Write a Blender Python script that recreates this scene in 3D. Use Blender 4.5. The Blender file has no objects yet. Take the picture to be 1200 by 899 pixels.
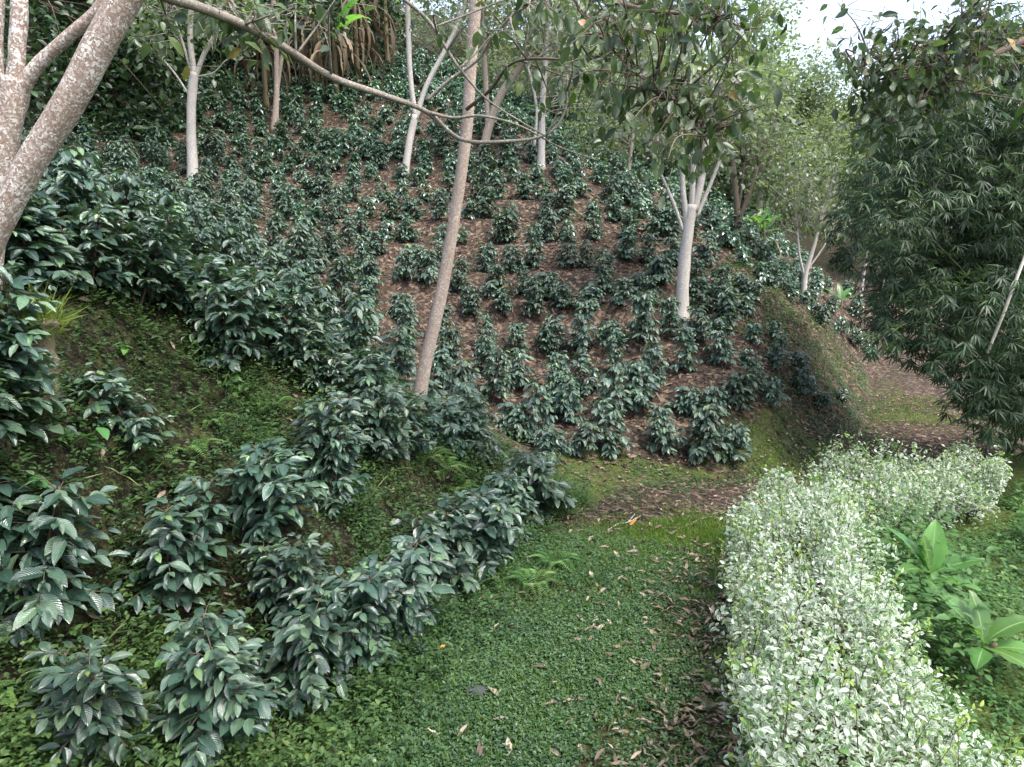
import bpy, math, random
import numpy as np
from mathutils import Vector

SEED = 7
EXPOSURE = 1.85
rng = np.random.default_rng(SEED)
random.seed(SEED)
scene = bpy.context.scene
COL = scene.collection
PI = math.pi

# ------------------------------------------------------------------ camera
W, H, F = 1200.0, 899.0, 826.0
PITCH = math.radians(12.0)
CAM = np.array([0.0, 0.0, 3.0])
FWD = np.array([0, math.cos(PITCH), -math.sin(PITCH)])
UPV = np.array([0, math.sin(PITCH), math.cos(PITCH)])
RGT = np.array([1.0, 0, 0])
cam_d = bpy.data.cameras.new('camera')
cam_d.sensor_width = 36.0
cam_d.lens = 36.0 * F / W
cam_d.clip_start = 0.05
cam_d.clip_end = 500
cam = bpy.data.objects.new('camera', cam_d)
cam.location = CAM
cam.rotation_euler = (PI / 2 - PITCH, 0, 0)
COL.objects.link(cam)
scene.camera = cam


def ray(u, v):
    return RGT * ((u - W / 2) / F) + UPV * ((H / 2 - v) / F) + FWD


def pt(u, v, t):
    return CAM + ray(u, v) * t


def at_y(u, v, Y):
    d = ray(u, v)
    return CAM + d * (Y / d[1])


def project(p):
    r = np.asarray(p) - CAM
    z = r @ FWD
    return np.array([W / 2 + F * (r @ RGT) / z, H / 2 - F * (r @ UPV) / z]), z


# ------------------------------------------------------------------ noise
_lat = np.random.default_rng(99).random((64, 64))


def vnoise(x, y):
    xi = np.floor(x).astype(int); yi = np.floor(y).astype(int)
    fx = x - xi; fy = y - yi
    fx = fx * fx * (3 - 2 * fx); fy = fy * fy * (3 - 2 * fy)
    a = _lat[xi % 64, yi % 64]; b = _lat[(xi + 1) % 64, yi % 64]
    c = _lat[xi % 64, (yi + 1) % 64]; d = _lat[(xi + 1) % 64, (yi + 1) % 64]
    return (a * (1 - fx) + b * fx) * (1 - fy) + (c * (1 - fx) + d * fx) * fy


def fbm(x, y, octv=4):
    s = 0; a = 0.5; t = 0
    for k in range(octv):
        s = s + a * vnoise(x * 2 ** k + 13.7 * k, y * 2 ** k + 5.1 * k); t += a; a *= 0.5
    return s / t


def sstep(a, b, x):
    t = np.clip((x - a) / (b - a), 0, 1)
    return t * t * (3 - 2 * t)


def seg_dist(x, y, poly):
    """distance to a polyline, and the signed side (left positive)"""
    best = np.full(np.shape(x), 1e9); side = np.zeros(np.shape(x))
    for (x0, y0), (x1, y1) in zip(poly[:-1], poly[1:]):
        dx, dy = x1 - x0, y1 - y0
        t = np.clip(((x - x0) * dx + (y - y0) * dy) / (dx * dx + dy * dy), 0, 1)
        d = np.hypot(x - x0 - t * dx, y - y0 - t * dy)
        s = np.sign(dx * (y - y0) - dy * (x - x0))
        m = d < best
        best = np.where(m, d, best); side = np.where(m, s, side)
    return best, side


# ------------------------------------------------------------------ terrain
PATH = [(0.0, -6), (0.05, 1), (0.15, 3.6), (0.95, 6.2), (2.1, 7.7), (3.4, 8.7), (5.0, 9.7), (7.2, 12.2), (9.0, 15.5), (11.0, 19.5), (15, 24)]
CP = []


def cp(u, v, t): CP.append(tuple(pt(u, v, t)))


def cw(x, y, z): CP.append((x, y, z))


# path
for x, y, z in [(0, -5, .1), (0, 1, .05), (0.1, 3.6, 0), (-1.05, 3.5, .03), (1.3, 3.6, -.02), (.9, 6.2, -.05), (0, 6.75, .08), (2.1, 6.4, -.08),
                (1.7, 7.2, -.13), (2.6, 8.0, -.25), (3.4, 8.6, -.4), (5.0, 9.6, -.6), (7.2, 12.2, -.75), (6.6, 11.9, -.7), (8.0, 12.2, -.78),
                (9.0, 15.5, -.9), (8.4, 15.7, -.85), (11, 19.5, -.95), (15, 24, -.6)]:
    cw(x, y, z)
# near left bank
cp(460, 720, 5.15); cp(600, 615, 7.1)
for x, y, z in [(-1.5, 4.3, .4), (-1.7, 5.0, 1.08), (-2.3, 4.2, .62), (-2.7, 3.6, .75), (-1.8, 3.5, .2), (-3.0, 5.2, 2.08), (-2.5, 5.6, 1.6), (-2.8, 3.9, 1.75),
                (-2.5, 3.0, .55), (-3.6, 6.1, 2.8), (-2.7, 7.4, 2.2), (-1.2, 8.25, .95), (-.4, 8.45, .58), (-1.3, 6.4, 1.0), (-.6, 7.2, .55), (-1.0, 5.6, .3), (-.1, 7.4, .3),
                (-3.9, 4.6, 3.0), (-5, 2, 3.4), (-4, 0, 2.2), (-3, -4, 1.5), (-8, -4, 4), (-2.2, 1.5, .5)]:
    cw(x, y, z)
# hill, lower edge
for x, y, z in [(.6, 9.2, .12), (1.5, 9.4, -.02), (3.15, 9.55, -.2), (2.2, 8.9, -.25), (4.0, 10.7, .45), (4.6, 10.3, .1), (6.0, 12.3, .1), (5.75, 13.9, .95), (5.1, 15.1, 1.85),
                (7.4, 15.0, .2), (7.0, 13.6, .1)]:
    cw(x, y, z)
# hill face
for x, y in [(0, 11), (2, 11), (-1, 12), (3.3, 13.5), (1, 14), (3, 16), (-1, 16), (1, 18.5), (-2, 20), (.7, 21), (-1, 24), (-6.3, 27.6), (-7.5, 23.2), (-4, 19), (-3.5, 25)]:
    cw(x, y, .4625 * (y - 10))
for x, y, z in [(-2.5, 10, 1.5), (-4, 9.5, 2.55), (-3.5, 13, 2.2), (-6.1, 13.1, 3.1), (-5.0, 8.5, 3.0), (-8.7, 19.8, 4.8), (-9, 15, 4.0), (-12.5, 23.3, 7.0), (-12, 16, 5.2), (-8, 9, 4.0), (-12, 8, 5.5),
                (3, 18.5, 3.5), (6, 19.4, 2.75), (8.2, 20, 1.1), (3, 24, 5.0), (7, 26, 3.6), (10, 18.8, .1), (13.4, 27, .8), (16, 28, .8), (11, 24, .9),
                (-20, 35, 12), (-9, 38, 13), (0, 36, 10), (8, 36, 6.5), (15, 42, 4.5), (26, 46, 4), (-20, 20, 9), (-20, 5, 8), (20, 60, 9), (-10, 65, 22), (50, 70, 8), (60, 20, -2), (-50, 30, 22), (0, 95, 26), (-50, 90, 30), (60, 95, 15)]:
    cw(x, y, z)
# right of the hedge the ground falls away
for x, y, z in [(3.2, 4.5, -.2), (4.3, 5.9, -.3), (5.2, 7.2, -.45), (7.5, 8.6, -.7), (2.6, 2.5, -.15), (6, 3, -1.2), (10, 7, -1.4), (14, 12, -1.6), (9.5, 11.5, -.9), (12, 3, -2), (8, -4, -1.5), (20, 18, -1.2), (30, 5, -3), (3, -4, -.1), (1.3, -3, 0)]:
    cw(x, y, z)
CP = np.array(CP)


def _tps(r2):
    return np.where(r2 > 1e-12, r2 * np.log(np.maximum(r2, 1e-12)), 0)


_n = len(CP)
_A = np.zeros((_n + 3, _n + 3))
_A[:_n, :_n] = _tps((CP[:, None, 0] - CP[None, :, 0]) ** 2 + (CP[:, None, 1] - CP[None, :, 1]) ** 2) + np.eye(_n) * 0.04
_A[:_n, _n] = 1; _A[:_n, _n + 1:] = CP[:, :2]
_A[_n, :_n] = 1; _A[_n + 1:, :_n] = CP[:, :2].T
_S = np.linalg.solve(_A, np.concatenate([CP[:, 2], np.zeros(3)]))


PZ = [.1, .05, 0, -.05, -.15, -.4, -.6, -.75, -.88, -.95, -.6]


def path_z(x, y):
    best = np.full(np.shape(x), 1e9); z = np.zeros(np.shape(x))
    for i in range(len(PATH) - 1):
        (x0, y0), (x1, y1) = PATH[i], PATH[i + 1]
        dx, dy = x1 - x0, y1 - y0
        t = np.clip(((x - x0) * dx + (y - y0) * dy) / (dx * dx + dy * dy), 0, 1)
        d = np.hypot(x - x0 - t * dx, y - y0 - t * dy)
        m = d < best
        best = np.where(m, d, best); z = np.where(m, PZ[i] * (1 - t) + PZ[i + 1] * t, z)
    return z


def h(x, y):
    x = np.asarray(x, float); y = np.asarray(y, float)
    shp = x.shape; xf = x.ravel(); yf = y.ravel()
    z = np.empty_like(xf)
    for i in range(0, len(xf), 40000):
        xs = xf[i:i + 40000]; ys = yf[i:i + 40000]
        r2 = (xs[:, None] - CP[None, :, 0]) ** 2 + (ys[:, None] - CP[None, :, 1]) ** 2
        z[i:i + 40000] = _tps(r2) @ _S[:_n] + _S[_n] + _S[_n + 1] * xs + _S[_n + 2] * ys
    d, s = seg_dist(xf, yf, PATH)
    zp = path_z(xf, yf)
    far_ = sstep(7.0, 9.5, yf)
    rise = sstep(1.15 - .30 * far_, 2.0 - .15 * far_, d) * (1 - far_) + far_ * np.clip((d - .8) / 1.25, 0, 1) ** .8
    lk = np.where(s > 0, rise, sstep(1.0, 2.2, d)) 
    z = zp * (1 - lk) + z * lk
    hill = sstep(.9, 2.6, d) * (s > 0)
    z = z + hill * .075 * np.sin(z * 2 * PI / .52 + 2.0 * fbm(xf * .3, yf * .3, 2)) * sstep(8.5, 10.5, yf + .0 * xf)
    z = z + (.02 + .10 * hill) * (fbm(xf * 1.3, yf * 1.3, 4) - .5) * 2
    z = z + .022 * (fbm(xf * 6, yf * 6, 3) - .5)
    return z.reshape(shp)


def hit(u, v, tmax=70.0):
    d = ray(u, v)
    t = np.concatenate([np.arange(1.5, 14, .03), np.arange(14, tmax, .08)])
    P = CAM + d * t[:, None]
    below = P[:, 2] < h(P[:, 0], P[:, 1])
    if not below.any():
        return None
    i = int(np.argmax(below))
    return P[i]


# ------------------------------------------------------------------ mesh building
def mesh_from(name, V, faces, uv=None, attrs=None, smooth=True, mat=None):
    """faces: (M,4) array of quads (a repeated last index makes a triangle is not used)"""
    me = bpy.data.meshes.new(name)
    V = np.asarray(V, np.float32); faces = np.asarray(faces, np.int32)
    m, k = faces.shape
    me.vertices.add(len(V)); me.vertices.foreach_set('co', V.ravel())
    me.loops.add(m * k); me.loops.foreach_set('vertex_index', faces.ravel())
    me.polygons.add(m); me.polygons.foreach_set('loop_start', np.arange(0, m * k, k, dtype=np.int32))
    me.polygons.foreach_set('use_smooth', np.full(m, smooth, bool))
    if uv is not None:
        l = me.uv_layers.new(name='UVMap')
        l.data.foreach_set('uv', np.asarray(uv, np.float32)[faces.ravel()].ravel())
    for an, av in (attrs or {}).items():
        av = np.asarray(av, np.float32)
        if av.ndim == 1:
            a = me.attributes.new(an, 'FLOAT', 'POINT'); a.data.foreach_set('value', av)
        else:
            a = me.attributes.new(an, 'FLOAT_COLOR', 'POINT')
            a.data.foreach_set('color', np.concatenate([av, np.ones((len(av), 1), np.float32)], 1).ravel())
    me.update(calc_edges=True)
    me.validate()
    if mat: me.materials.append(mat)
    return me


def link(name, me, parent=None, loc=None):
    o = bpy.data.objects.new(name, me)
    COL.objects.link(o)
    if parent is not None: o.parent = parent
    if loc is not None: o.location = loc
    return o


def tag(o, label=None, cat=None, group=None, kind=None):
    if label: o['label'] = label
    if cat: o['category'] = cat
    if group: o['group'] = group
    if kind: o['kind'] = kind
    return o


def thing(name, label, cat, loc=(0, 0, 0), group=None, rotz=0):
    o = bpy.data.objects.new(name, None)
    o.empty_display_size = .2
    o.location = Vector(loc); o.rotation_euler = (0, 0, rotz)
    COL.objects.link(o)
    return tag(o, label, cat, group)


def unit(a):
    a = np.asarray(a, float)
    return a / np.maximum(np.linalg.norm(a, axis=-1, keepdims=True), 1e-9)


def leaf_tpl(rows, cols, width, prof, fold=.25, droop=.15, wave=0.0):
    """grid leaf: lies along +Y, width along X, up +Z"""
    ts = np.linspace(0, 1, rows + 1); ss = np.linspace(-1, 1, cols + 1)
    V = []; UV = []
    for i, t in enumerate(ts):
        w = max(prof(t), .03) * width * .5
        for s in ss:
            V.append((w * s, t, fold * abs(s) * w - droop * t * t + wave * math.sin(t * 14 + (1 if s > 0 else 2)) * abs(s)))
            UV.append((s * .5 + .5, t))
    Fc = [(i * (cols + 1) + j, i * (cols + 1) + j + 1, (i + 1) * (cols + 1) + j + 1, (i + 1) * (cols + 1) + j) for i in range(rows) for j in range(cols)]
    return np.array(V), np.array(UV), np.array(Fc)


ellip = lambda t: math.sin(PI * min(1, t ** .85 + .001)) ** .75
lance = lambda t: math.sin(PI * min(1, t ** .6 + .001)) ** .9
ovate = lambda t: math.sin(PI * min(1, t ** .65 + .001)) ** .7
T_COFFEE = leaf_tpl(6, 4, .48, ellip, .30, .22, .018)
T_COFFEE_FAR = leaf_tpl(3, 2, .46, ellip, .30, .22)
T_BROAD = leaf_tpl(4, 2, .55, ovate, .25, .2)
T_BROAD_FINE = leaf_tpl(6, 4, .5, ovate, .2, .25, .01)
T_SMALL = leaf_tpl(3, 2, .55, ellip, .3, .2)
T_TINY = leaf_tpl(2, 2, .6, ellip, .3, .15)
T_HEDGE = leaf_tpl(4, 2, .5, ellip, .25, .22, .03)
T_BAMBOO = leaf_tpl(3, 2, .13, lance, .3, .3)
T_NARROW = leaf_tpl(2, 2, .32, lance, .3, .25)
T_BLADE = leaf_tpl(2, 2, .07, lance, .4, .45)
T_DEAD = leaf_tpl(4, 2, .32, ellip, .9, -.25, .05)


def scatter(tpl, pos, d, n, size, rnd, widthf=None, xtra=None):
    """one mesh's data for many leaves: returns V, F, UV, rnd"""
    V0, UV0, F0 = tpl
    pos = np.asarray(pos, float); N = len(pos)
    d = unit(d); x = unit(np.cross(d, n)); n = np.cross(x, d)
    size = np.broadcast_to(np.asarray(size, float), (N,))
    wf = size if widthf is None else size * widthf
    M = np.stack([x * wf[:, None], d * size[:, None], n * size[:, None]], -1)
    V = np.einsum('nij,kj->nki', M, V0) + pos[:, None, :]
    k = len(V0)
    Fs = (F0[None] + (np.arange(N) * k)[:, None, None]).reshape(-1, 4)
    return V.reshape(-1, 3), Fs, np.tile(UV0, (N, 1)), np.repeat(rnd, k)


class MB:
    """collects geometry for ONE mesh object"""
    def __init__(s): s.V = []; s.F = []; s.U = []; s.R = []; s.n = 0

    def add(s, V, Fc, U=None, R=None):
        V = np.asarray(V, float); Fc = np.asarray(Fc)
        s.V.append(V); s.F.append(Fc + s.n); s.n += len(V)
        s.U.append(np.zeros((len(V), 2)) if U is None else U)
        s.R.append(np.zeros(len(V)) if R is None else np.broadcast_to(R, (len(V),)))

    def leaves(s, tpl, pos, d, n, size, rnd, widthf=None):
        if len(pos): s.add(*[a for a in scatter(tpl, pos, d, n, size, rnd, widthf)])

    def mesh(s, name, mat, offset=None):
        V = np.concatenate(s.V)
        if offset is not None: V = V - np.asarray(offset)
        return mesh_from(name, V, np.concatenate(s.F), np.concatenate(s.U), {'rnd': np.concatenate(s.R)}, True, mat)


def spline(pts, n):
    """Catmull-Rom resample"""
    P = np.asarray(pts, float)
    if len(P) == 2:
        return P[0] + (P[1] - P[0]) * np.linspace(0, 1, n)[:, None]
    Q = np.concatenate([[2 * P[0] - P[1]], P, [2 * P[-1] - P[-2]]])
    out = []
    for g in np.linspace(0, len(P) - 1 - 1e-9, n):
        i = int(g); t = g - i
        a, b, c, e = Q[i], Q[i + 1], Q[i + 2], Q[i + 3]
        out.append(.5 * ((2 * b) + (c - a) * t + (2 * a - 5 * b + 4 * c - e) * t * t + (3 * b - a - 3 * c + e) * t ** 3))
    return np.array(out)


def tube(pts, r0, r1, seg=8, n=None, lump=.06, flare=0.0):
    n = n or max(4, len(pts) * 4)
    P = spline(pts, n)
    T = unit(np.gradient(P, axis=0))
    ref = np.array([0, 1.0, 0]) if abs(T[0][1]) < .8 else np.array([1.0, 0, 0])
    X = unit(np.cross(T, ref)); Y = np.cross(T, X)
    a = np.linspace(0, 2 * PI, seg, endpoint=False)
    s = np.linspace(0, 1, n)
    R = r0 + (r1 - r0) * s + flare * r0 * np.exp(-s * 14)
    ph = rng.random() * 10
    L = 1 + lump * np.sin(a[None, :] * 2 + ph + s[:, None] * 9) + lump * np.sin(a[None, :] * 3 + s[:, None] * 23 + ph * 2) + lump * .8 * (rng.random((n, seg)) - .5)
    V = P[:, None, :] + (R[:, None] * L)[..., None] * (np.cos(a)[None, :, None] * X[:, None, :] + np.sin(a)[None, :, None] * Y[:, None, :])
    i, j = np.meshgrid(np.arange(n - 1), np.arange(seg), indexing='ij')
    j2 = (j + 1) % seg
    Fc = np.stack([i * seg + j, i * seg + j2, (i + 1) * seg + j2, (i + 1) * seg + j], -1).reshape(-1, 4)
    V = V.reshape(-1, 3)
    # caps
    V = np.concatenate([V, P[:1], P[-1:]])
    c0, c1 = len(V) - 2, len(V) - 1
    half = np.arange(0, seg, 2)
    cap0 = np.stack([np.full(len(half), c0), (half + 2) % seg, (half + 1) % seg, half], -1)
    b = (n - 1) * seg
    cap1 = np.stack([np.full(len(half), c1), b + half, b + (half + 1) % seg, b + (half + 2) % seg], -1)
    return V, np.concatenate([Fc, cap0, cap1])


def rand_dir(n):
    return unit(rng.normal(size=(n, 3)))


UP = np.array([0, 0, 1.0])

# ------------------------------------------------------------------ materials
def nt(name):
    m = bpy.data.materials.new(name); m.use_nodes = True
    t = m.node_tree; t.nodes.clear()
    return m, t


def nd(t, typ, **kw):
    n = t.nodes.new(typ)
    for k, v in kw.items():
        if k == 'inp':
            for a, b in v.items(): n.inputs[a].default_value = b
        else: setattr(n, k, v)
    return n


def c4(c): return (c[0], c[1], c[2], 1)


def mixc(t, fac, a, b, typ='MIX'):
    n = t.nodes.new('ShaderNodeMix'); n.data_type = 'RGBA'; n.blend_type = typ
    for s, v in ((0, fac), (6, a), (7, b)):
        if isinstance(v, bpy.types.NodeSocket): t.links.new(v, n.inputs[s])
        else: n.inputs[s].default_value = v if s == 0 else c4(v)
    return n.outputs[2]


def math_(t, op, a, b=None, c=None, clamp=False):
    n = t.nodes.new('ShaderNodeMath'); n.operation = op; n.use_clamp = clamp
    for i, v in enumerate((a, b, c)):
        if v is None: continue
        if isinstance(v, bpy.types.NodeSocket): t.links.new(v, n.inputs[i])
        else: n.inputs[i].default_value = v
    return n.outputs[0]


def ramp(t, fac, stops):
    n = t.nodes.new('ShaderNodeValToRGB'); e = n.color_ramp.elements
    while len(e) < len(stops): e.new(.5)
    for k, (p, c) in enumerate(stops): e[k].position = p; e[k].color = c4(c)
    t.links.new(fac, n.inputs[0])
    return n.outputs[0]


def noise(t, scale, detail=4, rough=.55, vec=None, out='Fac'):
    n = nd(t, 'ShaderNodeTexNoise', inp={'Scale': scale, 'Detail': detail, 'Roughness': rough})
    if vec is not None: t.links.new(vec, n.inputs['Vector'])
    return n.outputs[out]


def leaf_mat(name, stops, rough=.4, spec=.5, transl=.25, tcol=None, veins=0.0, under=None, variegated=False, objvar=.25, midrib=None):
    """stops: colour ramp over the per-leaf random"""
    m, t = nt(name)
    at = nd(t, 'ShaderNodeAttribute', attribute_name='rnd')
    oi = nd(t, 'ShaderNodeObjectInfo')
    col = ramp(t, at.outputs['Fac'], stops)
    # each plant a little different
    hsv = nd(t, 'ShaderNodeHueSaturation')
    t.links.new(math_(t, 'MULTIPLY_ADD', oi.outputs['Random'], objvar * 2, 1 - objvar), hsv.inputs['Value'])
    t.links.new(math_(t, 'MULTIPLY_ADD', oi.outputs['Random'], .03, .485), hsv.inputs['Hue'])
    t.links.new(col, hsv.inputs['Color']); col = hsv.outputs[0]
    uv = nd(t, 'ShaderNodeUVMap'); sx = nd(t, 'ShaderNodeSeparateXYZ'); t.links.new(uv.outputs[0], sx.inputs[0])
    au = math_(t, 'ABSOLUTE', math_(t, 'SUBTRACT', sx.outputs[0], .5))
    tc = nd(t, 'ShaderNodeTexCoord')
    if variegated:
        nz = noise(t, 38, 3, .6, tc.outputs['Object'])
        e = math_(t, 'ADD', au, math_(t, 'MULTIPLY_ADD', nz, .9, -.45))
        f = ramp(t, math_(t, 'ADD', e, math_(t, 'MULTIPLY_ADD', at.outputs['Fac'], -.75, .42)), [(.12, (0, 0, 0)), (.30, (1, 1, 1))])
        cream = mixc(t, noise(t, 9, 2, .5, tc.outputs['Object']), (.30, .35, .29), (.52, .55, .49))
        col = mixc(t, f, col, cream)
    else:
        nz = noise(t, 14, 3, .6, tc.outputs['Object'])
        col = mixc(t, math_(t, 'MULTIPLY', nz, .5), col, mixc(t, 1.0, col, (.55, .6, .55), 'MULTIPLY'))
    if midrib:
        f = math_(t, 'LESS_THAN', au, .03)
        col = mixc(t, math_(t, 'MULTIPLY', f, .55), col, midrib)
    geo = nd(t, 'ShaderNodeNewGeometry')
    if under: col = mixc(t, math_(t, 'MULTIPLY', geo.outputs['Backfacing'], .75), col, under)
    p = nd(t, 'ShaderNodeBsdfPrincipled', inp={'Roughness': rough, 'Specular IOR Level': spec})
    t.links.new(col, p.inputs['Base Color'])
    if veins:
        w = math_(t, 'SINE', math_(t, 'MULTIPLY', math_(t, 'SUBTRACT', sx.outputs[1], math_(t, 'MULTIPLY', au, .55)), 62))
        rib = math_(t, 'SUBTRACT', math_(t, 'MULTIPLY', w, .5), math_(t, 'MULTIPLY', math_(t, 'LESS_THAN', au, .035), 1.2))
        b = nd(t, 'ShaderNodeBump', inp={'Strength': veins, 'Distance': .006})
        t.links.new(rib, b.inputs['Height']); t.links.new(b.outputs[0], p.inputs['Normal'])
    tr = nd(t, 'ShaderNodeBsdfTranslucent')
    if tcol: t.links.new(mixc(t, .6, col, tcol), tr.inputs[0])
    else: t.links.new(mixc(t, 1.0, col, (1.5, 1.7, .8), 'MULTIPLY'), tr.inputs[0])
    ms = nd(t, 'ShaderNodeMixShader', inp={0: transl})
    t.links.new(p.outputs[0], ms.inputs[1]); t.links.new(tr.outputs[0], ms.inputs[2])
    o = nd(t, 'ShaderNodeOutputMaterial'); t.links.new(ms.outputs[0], o.inputs[0])
    return m


def bark_mat(name, base, dark, lichen, lic_amt=.5, scale=1.0, moss=None):
    m, t = nt(name)
    tc = nd(t, 'ShaderNodeTexCoord'); v = tc.outputs['Object']
    col = mixc(t, noise(t, 5 * scale, 5, .6, v), dark, base)
    vo = nd(t, 'ShaderNodeTexVoronoi', inp={'Scale': 26 * scale}); 
    wv = nd(t, 'ShaderNodeVectorMath', operation='ADD'); t.links.new(v, wv.inputs[0])
    t.links.new(noise(t, 12 * scale, 3, .6, v, 'Color'), wv.inputs[1]); 
    sc = nd(t, 'ShaderNodeVectorMath', operation='MULTIPLY_ADD'); sc.inputs[1].default_value = (.16, .16, .16)
    t.links.new(noise(t, 14 * scale, 3, .6, v, 'Color'), sc.inputs[0]); t.links.new(v, sc.inputs[2])
    t.links.new(sc.outputs[0], vo.inputs['Vector'])
    big = noise(t, 3.2 * scale, 4, .65, v)
    f = math_(t, 'MULTIPLY', math_(t, 'LESS_THAN', vo.outputs['Distance'], math_(t, 'MULTIPLY_ADD', big, lic_amt * 1.25, -.18 * lic_amt)), .85)
    col = mixc(t, f, col, lichen)
    f2 = ramp(t, noise(t, 48 * scale, 4, .7, v), [(.47, (0, 0, 0)), (.62, (1, 1, 1))])
    col = mixc(t, math_(t, 'MULTIPLY', f2, lic_amt), col, mixc(t, .5, lichen, base))
    f3 = ramp(t, noise(t, 30 * scale, 5, .7, v), [(.60, (0, 0, 0)), (.70, (1, 1, 1))])
    col = mixc(t, math_(t, 'MULTIPLY', f3, .6), col, dark)
    if moss:
        f4 = ramp(t, noise(t, 4 * scale, 5, .7, v), [(.5, (0, 0, 0)), (.62, (1, 1, 1))])
        col = mixc(t, math_(t, 'MULTIPLY', f4, .8), col, moss)
    p = nd(t, 'ShaderNodeBsdfPrincipled', inp={'Roughness': .9, 'Specular IOR Level': .2})
    t.links.new(col, p.inputs['Base Color'])
    b = nd(t, 'ShaderNodeBump', inp={'Strength': .6, 'Distance': .01})
    t.links.new(noise(t, 40 * scale, 6, .7, v), b.inputs['Height']); t.links.new(b.outputs[0], p.inputs['Normal'])
    o = nd(t, 'ShaderNodeOutputMaterial'); t.links.new(p.outputs[0], o.inputs[0])
    return m


def ground_mat():
    m, t = nt('ground')
    tc = nd(t, 'ShaderNodeTexCoord'); v = tc.outputs['Object']
    za = nd(t, 'ShaderNodeAttribute', attribute_name='zone'); sp = nd(t, 'ShaderNodeSeparateColor'); t.links.new(za.outputs['Color'], sp.inputs[0])
    fine = noise(t, 26, 6, .7, v); mid = noise(t, 6, 5, .6, v); big = noise(t, 1.1, 4, .6, v)
    soil = ramp(t, fine, [(.32, (.012, .010, .008)), (.48, (.042, .034, .026)), (.62, (.084, .066, .050)), (.78, (.15, .122, .094))])
    soil = mixc(t, math_(t, 'MULTIPLY', big, .7), soil, mixc(t, 1, soil, (.75, .72, .72), 'MULTIPLY'))
    # leaf-litter flecks
    vo = nd(t, 'ShaderNodeTexVoronoi', inp={'Scale': 16}); vo.feature = 'F1'
    st = nd(t, 'ShaderNodeVectorMath', operation='MULTIPLY_ADD'); st.inputs[1].default_value = (.12, .12, .12)
    t.links.new(noise(t, 9, 3, .6, v, 'Color'), st.inputs[0]); t.links.new(v, st.inputs[2]); t.links.new(st.outputs[0], vo.inputs['Vector'])
    sv = nd(t, 'ShaderNodeSeparateColor'); t.links.new(vo.outputs['Color'], sv.inputs[0])
    lit = ramp(t, sv.outputs[0], [(.0, (.03, .02, .015)), (.4, (.09, .058, .04)), (.75, (.19, .13, .092)), (1, (.32, .24, .175))])
    soil = mixc(t, math_(t, 'MULTIPLY', math_(t, 'GREATER_THAN', sv.outputs[1], .45), .65), soil, lit)
    moss = ramp(t, fine, [(.3, (.018, .028, .008)), (.5, (.060, .085, .020)), (.7, (.12, .15, .035))])
    dark = ramp(t, fine, [(.36, (.006, .006, .004)), (.52, (.026, .022, .013)), (.66, (.065, .055, .03))])
    grass = ramp(t, fine, [(.3, (.035, .06, .012)), (.55, (.10, .17, .025)), (.75, (.17, .25, .045))])
    brk = math_(t, 'MULTIPLY_ADD', math_(t, 'ADD', math_(t, 'MULTIPLY', mid, .6), math_(t, 'MULTIPLY', fine, .4)), 1.6, -.8)

    def zone(s, gain=1.0):
        a = math_(t, 'ADD', math_(t, 'MULTIPLY', s, gain * 1.6), math_(t, 'MULTIPLY', brk, 1.1))
        return ramp(t, a, [(.42, (0, 0, 0)), (.78, (1, 1, 1))])
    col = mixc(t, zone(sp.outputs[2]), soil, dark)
    col = mixc(t, zone(sp.outputs[0]), col, moss)
    col = mixc(t, zone(sp.outputs[1]), col, grass)
    p = nd(t, 'ShaderNodeBsdfPrincipled', inp={'Roughness': .95, 'Specular IOR Level': .15})
    t.links.new(col, p.inputs['Base Color'])
    b = nd(t, 'ShaderNodeBump', inp={'Strength': .9, 'Distance': .05})
    t.links.new(math_(t, 'ADD', fine, math_(t, 'MULTIPLY', sv.outputs[2], .35)), b.inputs['Height']); t.links.new(b.outputs[0], p.inputs['Normal'])
    o = nd(t, 'ShaderNodeOutputMaterial'); t.links.new(p.outputs[0], o.inputs[0])
    return m


def dead_mat(name, stops, rough=.8):
    return leaf_mat(name, stops, rough=rough, spec=.25, transl=.1, tcol=(.3, .16, .08), objvar=.1)


M = {}
M['coffee'] = leaf_mat('coffee_leaf', [(0, (.024, .056, .042)), (.5, (.058, .116, .080)), (.80, (.104, .175, .104)), (.93, (.14, .24, .10)), (1, (.17, .28, .08))],
                       rough=.28, spec=1.0, transl=.18, veins=.45, under=(.06, .11, .06), objvar=.28)
M['stem'] = bark_mat('coffee_stem', (.12, .085, .06), (.04, .028, .02), (.20, .18, .15), .3, 2)
M['bark_lichen'] = bark_mat('lichen_bark', (.31, .235, .19), (.16, .11, .08), (.66, .64, .61), .80, 1.25)
M['bark_tan'] = bark_mat('tan_bark', (.36, .28, .225), (.22, .155, .115), (.58, .55, .52), .62, 1.4)
M['bark_pale'] = bark_mat('pale_bark', (.48, .44, .395), (.30, .265, .23), (.64, .63, .60), .6, 1.1)
M['bark_grey'] = bark_mat('grey_bark', (.24, .21, .175), (.12, .10, .08), (.42, .41, .37), .5, 1.4)
M['bark_dark'] = bark_mat('dark_bark', (.17, .13, .10), (.08, .06, .045), (.30, .28, .25), .3, 1.2)
M['stump'] = bark_mat('stump_wood', (.22, .17, .12), (.08, .06, .04), (.34, .30, .24), .3, 1.5, moss=(.07, .10, .02))
M['shade_leaf'] = leaf_mat('shade_tree_leaf', [(0, (.020, .045, .014)), (.5, (.040, .085, .026)), (.85, (.075, .13, .04)), (.97, (.12, .18, .04)), (1, (.42, .22, .05))],
                           rough=.32, spec=.65, transl=.30, under=(.08, .12, .06), veins=.25, objvar=.15)
M['hill_leaf'] = leaf_mat('hill_tree_leaf', [(0, (.060, .090, .054)), (.5, (.12, .16, .095)), (1, (.22, .27, .155))], rough=.36, spec=.5, transl=.4, under=(.16, .20, .13), objvar=.2)
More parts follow.
